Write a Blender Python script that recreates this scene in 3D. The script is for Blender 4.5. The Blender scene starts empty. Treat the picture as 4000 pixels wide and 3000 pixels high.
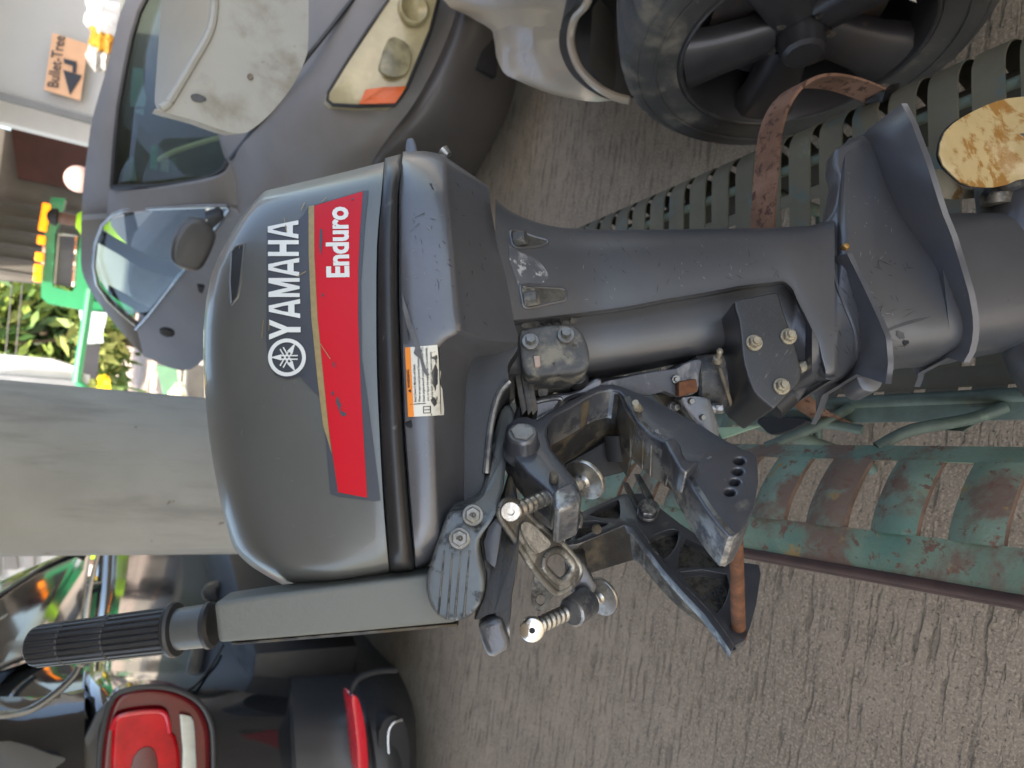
import bpy, bmesh, math, random
import numpy as np
from mathutils import Vector, Matrix
from mathutils.bvhtree import BVHTree
random.seed(7)
S = bpy.context.scene
COL = S.collection
rad = math.radians

# ------------------------------------------------------------------ camera
PITCH, ROLL, FPX, H = rad(29.8), rad(7.06), 2774.0, 1.55
C = Vector((0, 0, H))
F = Vector((0, math.cos(PITCH), -math.sin(PITCH)))
_U = Vector((0, math.sin(PITCH), math.cos(PITCH)))
_R = Vector((1, 0, 0))
RP = math.cos(ROLL) * _R + math.sin(ROLL) * _U
UP = math.cos(ROLL) * _U - math.sin(ROLL) * _R
CX, CY = -UP, RP                       # the phone was held on its side: picture right is down in the world
cd = bpy.data.cameras.new('camera')
cam = bpy.data.objects.new('camera', cd)
COL.objects.link(cam)
m = Matrix.Identity(4)
for i in range(3):
    m[i][0], m[i][1], m[i][2], m[i][3] = CX[i], CY[i], -F[i], C[i]
cam.matrix_world = m
cd.sensor_width = 36
cd.sensor_fit = 'HORIZONTAL'
cd.lens = FPX / 4000 * 36
cd.clip_start, cd.clip_end = 0.02, 400
cd.dof.use_dof = True
cd.dof.focus_distance = 0.80
cd.dof.aperture_fstop = 6.5
S.camera = cam

# ------------------------------------------------------------------ light
W = bpy.data.worlds.new('World')
S.world = W
W.use_nodes = True
SUN_EL, SUN_AZ = 58, 200               # azimuth clockwise from +Y: behind the camera, a little to the left
nt = W.node_tree
sky = nt.nodes.new('ShaderNodeTexSky')
sky.sky_type = 'NISHITA'
sky.sun_disc = False
sky.dust_density = 3.0
sky.air_density = 1.0
sky.sun_elevation = rad(SUN_EL)
sky.sun_rotation = rad(SUN_AZ)
bg = nt.nodes['Background']
nt.links.new(sky.outputs[0], bg.inputs[0])
bg.inputs[1].default_value = 0.15
sd = bpy.data.lights.new('sun', 'SUN')
sd.energy = 2.8
sd.angle = rad(0.5)
sd.color = (1, .95, .87)
so = bpy.data.objects.new('sun', sd)
COL.objects.link(so)
ds = Vector((math.sin(rad(SUN_AZ)) * math.cos(rad(SUN_EL)), math.cos(rad(SUN_AZ)) * math.cos(rad(SUN_EL)), math.sin(rad(SUN_EL))))
so.rotation_euler = ds.to_track_quat('Z', 'Y').to_euler()
so.location = (0, 0, 12)
vs = S.view_settings
vs.view_transform, vs.look, vs.gamma, vs.use_curve_mapping = 'Standard', 'None', 1, False
vs.exposure = 1.85
vs.use_white_balance = True
vs.white_balance_temperature = 7100           # the camera set its white balance for open shade
vs.white_balance_tint = 8
S.cycles.max_bounces = 8
S.cycles.transparent_max_bounces = 8

# ------------------------------------------------------------------ points from the picture's geometry
def ray(x, y):
    x, y = float(x), float(y)
    return F + (x - 2000) / FPX * CX + (1500 - y) / FPX * CY
def P(x, y, d):                        # at depth d along the view axis
    return C + float(d) * ray(x, y)
def PY(x, y, Y):                       # on the vertical plane world y = Y
    r = ray(x, y)
    return C + (float(Y) / r.y) * r
def PZ(x, y, z):                       # on the level plane world z = z
    r = ray(x, y)
    return C + ((float(z) - H) / r.z) * r
def PP(x, y, n, p0):                   # on the plane through p0 with normal n
    r = ray(x, y)
    return C + (n.dot(p0 - C) / n.dot(r)) * r
def pxof(p):
    v = p - C
    d = v.dot(F)
    return 2000 + FPX * v.dot(CX) / d, 1500 - FPX * v.dot(CY) / d

# ------------------------------------------------------------------ mesh helpers
ORG = {}
def org(o):
    while o is not None and o.parent is not None:
        o = o.parent
    return o.location.copy() if o is not None else Vector((0, 0, 0))
def root(name, label, cat, loc, group=None):
    o = bpy.data.objects.new(name, None)
    COL.objects.link(o)
    o.location = loc
    o['label'] = label
    o['category'] = cat
    if group: o['group'] = group
    return o
def tag(o, label, cat, group=None):
    o['label'] = label; o['category'] = cat
    if group: o['group'] = group
    return o
def link(name, bm, mat, parent=None, smooth=True, angle=38, label=None, kind=None, norm=True):
    if norm: bmesh.ops.recalc_face_normals(bm, faces=bm.faces)
    o0 = org(parent)
    if o0.length: bmesh.ops.translate(bm, vec=-o0, verts=bm.verts)
    me = bpy.data.meshes.new(name)
    bm.to_mesh(me)
    bm.free()
    if smooth:
        me.shade_smooth()
        me.set_sharp_from_angle(angle=rad(angle))
    me.materials.append(mat)
    o = bpy.data.objects.new(name, me)
    COL.objects.link(o)
    if parent is not None: o.parent = parent
    if label: o['label'] = label
    if kind: o['kind'] = kind
    return o
def center_origin(o):                  # a one-mesh thing: put its origin at its own base
    me = o.data
    vs_ = [v.co for v in me.vertices]
    c = Vector(((min(v.x for v in vs_) + max(v.x for v in vs_)) / 2, (min(v.y for v in vs_) + max(v.y for v in vs_)) / 2, min(v.z for v in vs_)))
    me.transform(Matrix.Translation(-c))
    o.location = o.location + c
    return o
def B(): return bmesh.new()
def prism(bm, pts, vec, bevel=0.0, seg=2):
    a = [bm.verts.new(p) for p in pts]
    b = [bm.verts.new(p + vec) for p in pts]
    n = len(pts)
    fs = [bm.faces.new(a), bm.faces.new(b[::-1])]
    for i in range(n):
        j = (i + 1) % n
        fs.append(bm.faces.new((a[j], a[i], b[i], b[j])))
    bmesh.ops.recalc_face_normals(bm, faces=fs)
    if bevel > 0:
        es = set()
        for f_ in fs[:2]: es.update(f_.edges)
        for e_ in fs[2:]:
            for e in e_.edges:
                if e not in es and len(e.link_faces) == 2 and e.calc_face_angle(0) > rad(45): es.add(e)
        bmesh.ops.bevel(bm, geom=list(es), offset=bevel, segments=seg, profile=.6, affect='EDGES', clamp_overlap=True)
def box(bm, c, s, rot=None, bevel=0.0, seg=2):
    R = rot if rot is not None else Matrix.Identity(3)
    hx, hy, hz = s[0] / 2, s[1] / 2, s[2] / 2
    c = Vector(c)
    pts = [c + R @ Vector((sx * hx, sy * hy, -hz)) for sx, sy in ((-1, -1), (1, -1), (1, 1), (-1, 1))]
    prism(bm, pts, R @ Vector((0, 0, 2 * hz)), bevel, seg)
def frame(ax):
    ax = ax.normalized()
    t = Vector((0, 0, 1)) if abs(ax.z) < .9 else Vector((1, 0, 0))
    a = ax.cross(t).normalized()
    return a, ax.cross(a).normalized(), ax
def lathe(bm, c, ax, prof, n=24, cap=True, sq=None):
    a, b, ax = frame(ax)
    rings = []
    for t, r in prof:
        rings.append([bm.verts.new(c + ax * t + a * r * math.cos(2 * math.pi * k / n) + b * r * math.sin(2 * math.pi * k / n)) for k in range(n)])
    for r0, r1 in zip(rings, rings[1:]):
        for k in range(n):
            bm.faces.new((r0[k], r0[(k + 1) % n], r1[(k + 1) % n], r1[k]))
    if cap:
        bm.faces.new(rings[0][::-1]); bm.faces.new(rings[-1])
def cyl(bm, p0, p1, r0, r1=None, n=20, ch=0.0):
    r1 = r0 if r1 is None else r1
    L = (p1 - p0).length
    pr = [(0, r0), (L, r1)] if ch <= 0 else [(0, r0 - ch), (ch, r0), (L - ch, r1), (L, r1 - ch)]
    lathe(bm, p0, p1 - p0, pr, n)
def tube(bm, pts, r, n=10, flat=None):
    pts = [Vector(p) for p in pts]
    rs = r if isinstance(r, (list, tuple)) else [r] * len(pts)
    rings = []
    t0 = (pts[1] - pts[0]).normalized()
    a, b, _ = frame(t0)
    for i, p in enumerate(pts):
        t = (pts[min(i + 1, len(pts) - 1)] - pts[max(i - 1, 0)]).normalized()
        a = (a - t * a.dot(t)).normalized(); b = t.cross(a)
        rings.append([bm.verts.new(p + rs[i] * (a * math.cos(2 * math.pi * k / n) + b * math.sin(2 * math.pi * k / n))) for k in range(n)])
    for r0, r1 in zip(rings, rings[1:]):
        for k in range(n): bm.faces.new((r0[k], r0[(k + 1) % n], r1[(k + 1) % n], r1[k]))
    bm.faces.new(rings[0][::-1]); bm.faces.new(rings[-1])
def smooth_path(pts, n=6, closed=False):     # Catmull-Rom through the points
    pts = [Vector(p) for p in pts]
    out = []
    N = len(pts)
    rng = range(N) if closed else range(N - 1)
    for i in rng:
        g = (lambda k: pts[k % N]) if closed else (lambda k: pts[max(0, min(N - 1, k))])
        p0, p1, p2, p3 = g(i - 1), g(i), g(i + 1), g(i + 2)
        for k in range(n):
            t = k / n
            out.append(.5 * ((2 * p1) + (p2 - p0) * t + (2 * p0 - 5 * p1 + 4 * p2 - p3) * t * t + (3 * p1 - p0 - 3 * p2 + p3) * t ** 3))
    if not closed: out.append(pts[-1])
    return out
def sp2(pts, n=4, closed=True):              # smooth a list of picture points
    return [(v.x, v.y) for v in smooth_path([Vector((a, b, 0)) for a, b in pts], n, closed)]
def gridface(bm, rows, closed=False):
    g = [[bm.verts.new(p) for p in r] for r in rows]
    for i in range(len(g) - 1):
        for j in range(len(g[0]) - 1):
            bm.faces.new((g[i][j], g[i][j + 1], g[i + 1][j + 1], g[i + 1][j]))
    return g
def slab(bm, rows, vec):                     # a curved sheet given as rows of points, with real thickness along vec
    a = gridface(bm, rows)
    vf = vec if callable(vec) else (lambda p: vec)
    b = [[bm.verts.new(v.co + vf(v.co)) for v in r] for r in a]
    nr, nc = len(a), len(a[0])
    for i in range(nr - 1):
        for j in range(nc - 1):
            bm.faces.new((b[i][j], b[i + 1][j], b[i + 1][j + 1], b[i][j + 1]))
    edge = [(0, j) for j in range(nc)] + [(i, nc - 1) for i in range(1, nr)] + [(nr - 1, j) for j in range(nc - 2, -1, -1)] + [(i, 0) for i in range(nr - 2, 0, -1)]
    for k in range(len(edge)):
        (i, j), (p, q) = edge[k], edge[(k + 1) % len(edge)]
        bm.faces.new((a[i][j], b[i][j], b[p][q], a[p][q]))
def lerp(a, b, t): return a + (b - a) * t
def interp(x, xs, ys):
    return float(np.interp(x, xs, ys))
def refine(rows, k=2):                       # smooth a coarse grid of points with Catmull-Rom both ways
    r1 = [smooth_path(r, k) for r in rows]
    cols = [smooth_path([r[j] for r in r1], k) for j in range(len(r1[0]))]
    return [[c[i] for c in cols] for i in range(len(cols[0]))]
def resample(pts, n):
    P_ = np.array([tuple(p) for p in pts] + [tuple(pts[0])])
    d = np.r_[0, np.cumsum(np.linalg.norm(np.diff(P_, axis=0), axis=1))]
    t = np.linspace(0, d[-1], n, endpoint=False)
    return [tuple(np.interp(t, d, P_[:, k])[i] for k in range(P_.shape[1])) for i in range(n)]
def bolt(name, parent, c, ax, r, h, mat, washer=1.45, hexn=6, label=None, nut=False):
    bm = B()
    ax = ax.normalized()
    lathe(bm, c - ax * .002, ax, [(0, r * washer), (.0035, r * washer), (.0042, r * washer * .94)], 24)
    lathe(bm, c + ax * .002, ax, [(0, r), (h * .8, r), (h, r * .86)], hexn)
    if nut: lathe(bm, c + ax * (h * .9), ax, [(0, r * .58), (h * .9, r * .58), (h, r * .5)], 14)
    else: lathe(bm, c + ax * (h * .9), ax, [(0, r * .6), (h * .25, r * .58)], 16)
    return link(name, bm, mat, parent, angle=30, label=label)

# ------------------------------------------------------------------ materials
def ramp(nt, fac, a, b, sharp=False):
    r = nt.nodes.new('ShaderNodeMapRange')
    r.inputs[1].default_value, r.inputs[2].default_value = a, b
    r.inputs[3].default_value, r.inputs[4].default_value = 0, 1
    r.interpolation_type = 'SMOOTHSTEP'
    nt.links.new(fac, r.inputs[0])
    return r.outputs[0]
def noise(nt, co, scale, detail=4, rough=.55, dist=0, stretch=None):
    n = nt.nodes.new('ShaderNodeTexNoise')
    n.inputs['Scale'].default_value = scale
    n.inputs['Detail'].default_value = detail
    n.inputs['Roughness'].default_value = rough
    n.inputs['Distortion'].default_value = dist
    if stretch:
        mp = nt.nodes.new('ShaderNodeMapping')
        mp.inputs['Scale'].default_value = stretch[:3]
        if len(stretch) > 3: mp.inputs['Rotation'].default_value = (0, 0, stretch[3])
        nt.links.new(co, mp.inputs[0]); co = mp.outputs[0]
    nt.links.new(co, n.inputs['Vector'])
    return n.outputs['Fac']
def mix(nt, fac, a, b, kind='MIX'):
    n = nt.nodes.new('ShaderNodeMix')
    n.data_type = 'RGBA'; n.blend_type = kind
    if isinstance(fac, (int, float)): n.inputs[0].default_value = fac
    else: nt.links.new(fac, n.inputs[0])
    for s, v in ((6, a), (7, b)):
        if isinstance(v, (tuple, list)): n.inputs[s].default_value = (*v[:3], 1)
        else: nt.links.new(v, n.inputs[s])
    return n.outputs[2]
def mixf(nt, fac, a, b):
    n = nt.nodes.new('ShaderNodeMix')
    n.data_type = 'FLOAT'
    nt.links.new(fac, n.inputs[0])
    for s, v in ((2, a), (3, b)):
        if isinstance(v, (int, float)): n.inputs[s].default_value = v
        else: nt.links.new(v, n.inputs[s])
    return n.outputs[0]
MATS = {}
def M(name, col, rough=.5, metal=0.0, var=.18, vs=6, patches=(), bump=0.0, bs=120, coat=0.0, spec=.5, emit=None, estr=1.0, alpha=None, trans=0.0, bstretch=None, bd=5, edge=None):
    """patches: (colour, scale, low, high, roughness, metallic, detail, stretch)"""
    if name in MATS: return MATS[name]
    ma = bpy.data.materials.new(name)
    ma.use_nodes = True
    nt = ma.node_tree
    b = nt.nodes['Principled BSDF']
    co = nt.nodes.new('ShaderNodeNewGeometry').outputs['Position']
    c = (*col, 1)
    dark = tuple(x * (1 - var) for x in col); lite = tuple(min(1, x * (1 + var)) for x in col)
    n1 = noise(nt, co, vs, 5, .6)
    cc = mix(nt, ramp(nt, n1, .3, .7), dark, lite)
    rr, mm = rough, metal
    first = True
    for p in patches:
        pc, sc, lo, hi, pr, pm = p[:6]
        det = p[6] if len(p) > 6 else 8
        st = p[7] if len(p) > 7 else None
        k = ramp(nt, noise(nt, co, sc, det, .62, .2, st), lo, hi)
        cc = mix(nt, k, cc, pc)
        rr = mixf(nt, k, rr, pr)
        mm = mixf(nt, k, mm, pm)
    if edge:
        pt = nt.nodes.new('ShaderNodeNewGeometry').outputs['Pointiness']
        em = nt.nodes.new('ShaderNodeMath'); em.operation = 'MULTIPLY'
        nt.links.new(ramp(nt, pt, .53, .60), em.inputs[0]); nt.links.new(ramp(nt, noise(nt, co, 45, 6, .7), .42, .58), em.inputs[1])
        cc = mix(nt, em.outputs[0], cc, edge); mm = mixf(nt, em.outputs[0], mm, .7)
    nt.links.new(cc, b.inputs['Base Color'])
    for nm, v in (('Roughness', rr), ('Metallic', mm)):
        if isinstance(v, (int, float)):
            if nm == 'Roughness':
                nt.links.new(mixf(nt, noise(nt, co, vs * 3, 4), max(0, v - .08), min(1, v + .08)), b.inputs[nm])
            else: b.inputs[nm].default_value = v
        else: nt.links.new(v, b.inputs[nm])
    b.inputs['Coat Weight'].default_value = coat
    b.inputs['Coat Roughness'].default_value = .06
    b.inputs['Specular IOR Level'].default_value = spec
    b.inputs['Transmission Weight'].default_value = trans
    if bump:
        bn = nt.nodes.new('ShaderNodeBump')
        bn.inputs['Strength'].default_value = bump
        bn.inputs['Distance'].default_value = .002
        nt.links.new(noise(nt, co, bs, bd, .6, 0, bstretch), bn.inputs['Height'])
        nt.links.new(bn.outputs[0], b.inputs['Normal'])
    if emit:
        b.inputs['Emission Color'].default_value = (*emit, 1)
        b.inputs['Emission Strength'].default_value = estr
    if alpha is not None: b.inputs['Alpha'].default_value = alpha
    MATS[name] = ma
    return ma
def glass(name, tint, mixv=.55, rough=.02):
    ma = bpy.data.materials.new(name); ma.use_nodes = True
    nt = ma.node_tree; nt.nodes.clear()
    o = nt.nodes.new('ShaderNodeOutputMaterial'); t = nt.nodes.new('ShaderNodeBsdfTransparent'); g = nt.nodes.new('ShaderNodeBsdfGlossy'); mx = nt.nodes.new('ShaderNodeMixShader')
    lw = nt.nodes.new('ShaderNodeLayerWeight'); lw.inputs[0].default_value = .5
    fr = nt.nodes.new('ShaderNodeMath'); fr.operation = 'POWER'; fr.inputs[1].default_value = 4.0; nt.links.new(lw.outputs['Facing'], fr.inputs[0])
    t.inputs[0].default_value = (*tint, 1); g.inputs['Roughness'].default_value = rough
    ad = nt.nodes.new('ShaderNodeMath'); ad.operation = 'ADD'; ad.inputs[1].default_value = mixv; ad.use_clamp = True
    nt.links.new(fr.outputs[0], ad.inputs[0]); nt.links.new(ad.outputs[0], mx.inputs[0])
    nt.links.new(t.outputs[0], mx.inputs[1]); nt.links.new(g.outputs[0], mx.inputs[2]); nt.links.new(mx.outputs[0], o.inputs[0])
    return ma

GRIME = (.23, .22, .18)
m_cowl = M('cowl paint', (.118, .124, .120), .33, .35, .06, 5, bump=.05, bs=900, coat=.25,
           patches=[((.30, .30, .28), 30, .70, .80, .5, 0, 10, (1, 1, 9)), ((.05, .05, .05), 70, .74, .80, .6, 0)])
m_cowl2 = M('lower cowl paint', (.115, .118, .128), .30, .45, .10, 7, bump=.06, bs=700, coat=.2,
            patches=[((.03, .03, .034), 26, .68, .78, .6, .1, 10, (1, 1, 6)), ((.22, .22, .22), 50, .72, .82, .5, 0)])
m_leg = M('leg paint', (.088, .090, .096), .33, .40, .10, 6, bump=.08, bs=600, coat=.1,
          patches=[((.03, .03, .032), 45, .68, .76, .6, .1, 9, (1, 5, 1)), ((.25, .24, .21), 60, .73, .83, .8, 0)])
m_cast = M('cast aluminium paint', (.066, .071, .083), .28, edge=(.30, .30, .29), metal=.40, var=.18, vs=10, bump=.18, bs=420, coat=.35,
           patches=[((.11, .104, .085), 22, .60, .74, .8, 0), ((.24, .24, .235), 48, .68, .73, .40, .6)])
m_castd = M('dirty shaded casting', (.020, .020, .020), .40, edge=(.16, .15, .13), metal=.25, var=.25, vs=12, bump=.30, bs=260,
            patches=[((.080, .060, .034), 18, .46, .66, .85, 0), ((.22, .22, .21), 60, .70, .80, .5, .4)])  # dark base holds shade of faces turned away; brown patches are dirt
m_corr = M('corroded casting', (.075, .078, .08), .6, .25, .25, 20, bump=.7, bs=160,
           patches=[((.20, .19, .155), 40, .47, .66, .9, 0), ((.045, .04, .03), 90, .60, .70, .9, 0)])
m_grip = M('black rubber', (.017, .018, .020), .42, 0, .15, 15, bump=.1, bs=300, spec=.5)
m_seal = M('rubber seal', (.020, .020, .021), .34, 0, .2, 10, bump=.08, bs=200,
           patches=[((.16, .16, .155), 34, .66, .78, .6, 0)])
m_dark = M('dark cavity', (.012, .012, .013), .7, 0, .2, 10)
m_navy = M('navy decal', (.047, .053, .066), .40, 0, .06, 8, patches=[((.16, .165, .16), 60, .74, .80, .5, 0)])
m_red = M('red decal', (.50, .004, .014), .40, 0, .05, 6, spec=.3, patches=[((.33, .01, .02), 70, .76, .80, .5, 0)])
m_gold = M('gold decal', (.30, .225, .10), .4, .2, .1, 200)
m_white = M('white decal', (.66, .68, .66), .42, 0, .04, 10, patches=[((.14, .15, .16), 70, .72, .78, .5, 0)])
m_lab = M('label paper', (.66, .65, .58), .5, 0, .05, 20)
m_orange = M('orange label', (.80, .24, .02), .5, 0, .05, 20)
m_black = M('black print', (.012, .012, .012), .6, 0, 0, 5)
m_steel = M('worn steel', (.42, .40, .36), .30, .9, .25, 60, bump=.2, bs=300, patches=[((.10, .085, .065), 55, .52, .72, .6, .3)])
m_shiny = M('bright steel', (.62, .62, .60), .18, 1, .1, 60, bump=.1, bs=200)
m_bolt = M('bolt zinc', (.20, .20, .19), .42, .6, .25, 60, bump=.2, bs=400, patches=[((.28, .25, .17), 80, .55, .7, .8, 0)])
m_rust = M('rust', (.125, .048, .020), .85, 0, .35, 40, bump=.6, bs=260, patches=[((.07, .03, .018), 60, .52, .66, .9, 0), ((.19, .085, .032), 120, .60, .72, .9, 0)])
m_lever = M('worn lever casting', (.105, .10, .09), .42, .55, .25, 16, bump=.55, bs=120, patches=[((.33, .33, .31), 26, .50, .58, .38, .7), ((.06, .055, .045), 70, .60, .70, .8, 0), ((.27, .23, .13), 44, .66, .76, .85, 0)])
m_prop = M('propeller paint', (.46, .345, .165), .55, 0, .08, 10, bump=.25, bs=120,
           patches=[((.29, .14, .028), 30, .47, .57, .75, 0, 14), ((.62, .50, .30), 9, .52, .70, .6, 0), ((.03, .03, .03), 30, .66, .68, .7, 0)])
m_propb = M('propeller underside', (.36, .32, .235), .6, 0, .12, 14, patches=[((.20, .12, .04), 36, .52, .66, .8, 0)])
m_seat = M('dusty green bench paint', (.088, .083, .056), .66, 0, .18, 7, bump=.22, bs=420,
           patches=[((.060, .088, .082), 15, .56, .66, .55, 0), ((.125, .19, .125), 7, .66, .76, .5, 0), ((.14, .08, .05), 60, .70, .78, .9, 0)])
m_back = M('chipped green paint', (.150, .220, .162), .50, 0, .18, 9, bump=.45, bs=160,
           patches=[((.085, .18, .145), 7, .50, .70, .45, 0), ((.150, .104, .078), 12, .455, .60, .85, 0, 12), ((.30, .20, .075), 26, .60, .70, .85, 0, 10), ((.15, .085, .06), 55, .57, .64, .9, 0)])
m_strut = M('green frame paint', (.075, .105, .085), .55, 0, .25, 14, bump=.3, bs=200, patches=[((.20, .10, .06), 26, .62, .72, .9, 0), ((.16, .25, .17), 12, .62, .72, .55, 0)])
m_arm = M('rusty strap', (.150, .075, .042), .85, 0, .2, 9, bump=.6, bs=260,
          patches=[((.205, .112, .074), 9, .44, .62, .8, 0), ((.065, .030, .018), 70, .52, .62, .9, 0), ((.30, .25, .12), 12, .66, .78, .75, 0)])
m_lip = M('red brown lip', (.045, .022, .018), .7, 0, .3, 20, bump=.3, bs=200, patches=[((.16, .06, .04), 30, .60, .72, .9, 0)])

# ------------------------------------------------------------------ setting: ground, road, canopy, sky side
def concrete(name, base, groove=1.0):
    ma = bpy.data.materials.new(name); ma.use_nodes = True
    nt = ma.node_tree; b = nt.nodes['Principled BSDF']
    co = nt.nodes.new('ShaderNodeTexCoord').outputs['Object']
    big = noise(nt, co, 1.3, 6, .6)
    mid = noise(nt, co, 9, 7, .65)
    st = noise(nt, co, 1, 4, .62, .3, (5, 34, 1, .05))       # broom grooves running across
    st2 = noise(nt, co, 1, 4, .65, .5, (30, 85, 1, .03))
    pit = noise(nt, co, 95, 4, .6)
    gr = ramp(nt, st, .575, .655); gr2 = ramp(nt, st2, .58, .70); pk = ramp(nt, pit, .60, .70)
    gate = ramp(nt, noise(nt, co, 2.6, 4, .6), .36, .58)
    wv = nt.nodes.new('ShaderNodeTexWave'); wv.wave_type = 'BANDS'; wv.bands_direction = 'Y'
    wv.inputs['Scale'].default_value = 9.5; wv.inputs['Distortion'].default_value = 8.0; wv.inputs['Detail'].default_value = 4; wv.inputs['Detail Scale'].default_value = 1.6; wv.inputs['Detail Roughness'].default_value = .68
    mpw = nt.nodes.new('ShaderNodeMapping'); mpw.inputs['Scale'].default_value = (.22, 1, 1); mpw.inputs['Rotation'].default_value = (0, 0, .06)
    nt.links.new(co, mpw.inputs[0]); nt.links.new(mpw.outputs[0], wv.inputs['Vector'])
    wg = nt.nodes.new('ShaderNodeMath'); wg.operation = 'MULTIPLY'
    nt.links.new(ramp(nt, wv.outputs['Fac'], .58, .98), wg.inputs[0]); nt.links.new(ramp(nt, noise(nt, co, 1, 5, .68, 0, (7, 16, 1, .05)), .44, .64), wg.inputs[1])
    gm = nt.nodes.new('ShaderNodeMath'); gm.operation = 'MULTIPLY'; nt.links.new(gr, gm.inputs[0]); nt.links.new(gate, gm.inputs[1])
    c = mix(nt, ramp(nt, big, .34, .66), tuple(x * .80 for x in base), tuple(x * 1.18 for x in base))
    c = mix(nt, ramp(nt, mid, .40, .68), c, tuple(x * .80 for x in base))
    c = mix(nt, ramp(nt, noise(nt, co, 150, 3), .50, .62), c, tuple(x * 1.35 for x in base))
    dk = tuple(x * .42 for x in base)
    w2_ = nt.nodes.new('ShaderNodeMath'); w2_.operation = 'MULTIPLY'; w2_.inputs[1].default_value = .68 * groove; nt.links.new(wg.outputs[0], w2_.inputs[0])
    c = mix(nt, w2_.outputs[0], c, dk)
    sc = nt.nodes.new('ShaderNodeMath'); sc.operation = 'MULTIPLY'; sc.inputs[1].default_value = .32 * groove; nt.links.new(gm.outputs[0], sc.inputs[0])
    c = mix(nt, sc.outputs[0], c, dk)
    s2 = nt.nodes.new('ShaderNodeMath'); s2.operation = 'MULTIPLY'; s2.inputs[1].default_value = .42 * groove; nt.links.new(gr2, s2.inputs[0])
    c = mix(nt, s2.outputs[0], c, dk)
    s3 = nt.nodes.new('ShaderNodeMath'); s3.operation = 'MULTIPLY'; s3.inputs[1].default_value = .7; nt.links.new(pk, s3.inputs[0])
    c = mix(nt, s3.outputs[0], c, tuple(x * .42 for x in base))
    nt.links.new(c, b.inputs['Base Color'])
    b.inputs['Roughness'].default_value = .85
    def mathn(op, a, v):
        n = nt.nodes.new('ShaderNodeMath'); n.operation = op
        nt.links.new(a, n.inputs[0])
        if isinstance(v, (int, float)): n.inputs[1].default_value = v
        else: nt.links.new(v, n.inputs[1])
        return n.outputs[0]
    h = mathn('SUBTRACT', mathn('MULTIPLY', mid, .5), mathn('MULTIPLY', gm.outputs[0], .5 * groove))
    h = mathn('SUBTRACT', h, mathn('MULTIPLY', wg.outputs[0], .6 * groove))
    h = mathn('SUBTRACT', h, mathn('MULTIPLY', gr2, .3 * groove))
    h = mathn('SUBTRACT', h, mathn('MULTIPLY', pk, .5))
    h = mathn('ADD', h, mathn('MULTIPLY', noise(nt, co, 210, 3), .35))
    bn = nt.nodes.new('ShaderNodeBump'); bn.inputs['Strength'].default_value = .9; bn.inputs['Distance'].default_value = .006
    nt.links.new(h, bn.inputs['Height']); nt.links.new(bn.outputs[0], b.inputs['Normal'])
    return ma
m_floor = concrete('grooved concrete', (.285, .234, .178))
m_street = M('sunlit street', (.36, .32, .27), .9, 0, .2, 1.5, bump=.3, bs=20)
bm = B(); box(bm, (0, 60, -.06), (300, 260, .1)); o = link('ground', bm, m_street, None, False, kind='structure')
bm = B(); box(bm, (0, 1.5, -.03), (16, 17, .06)); o = link('pavement', bm, m_floor, None, False, kind='structure')
m_ceil = M('painted concrete soffit', (.26, .25, .235), .8, 0, .08, 2)
bm = B(); box(bm, (-1.25, 1.4, 3.55), (5.5, 8.0, .3)); o = link('canopy', bm, m_ceil, None, False)
o['kind'] = 'structure'

bm = B(); box(bm, (3.6, 10.6, 3.55), (5.6, 6.4, .2)); o = link('canopy', bm, m_ceil, None, False); o['kind'] = 'structure'  # unseen second roof, added to shade the wall board and building
# concrete column that carries the canopy
m_col = M('grey column paint', (.255, .252, .230), .75, 0, .10, 3, bump=.35, bs=26, bstretch=(1.2, 1.2, .25),
          patches=[((.195, .190, .174), 4, .46, .70, .8, 0, 10, (3, 3, .5)), ((.26, .25, .225), 14, .56, .70, .8, 0, 8, (2, 2, .4)), ((.13, .105, .08), 20, .66, .72, .8, 0)])
cc = PY(450, 1842, 2.30)
bm = B(); lathe(bm, Vector((cc.x, cc.y, 0)), Vector((0, 0, 1)), [(0, .236), (1.0, .233), (3.4, .230)], 48)
col_o = tag(link('column', bm, m_col), 'thick round grey concrete column rising behind the motor cowl', 'column')

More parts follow.
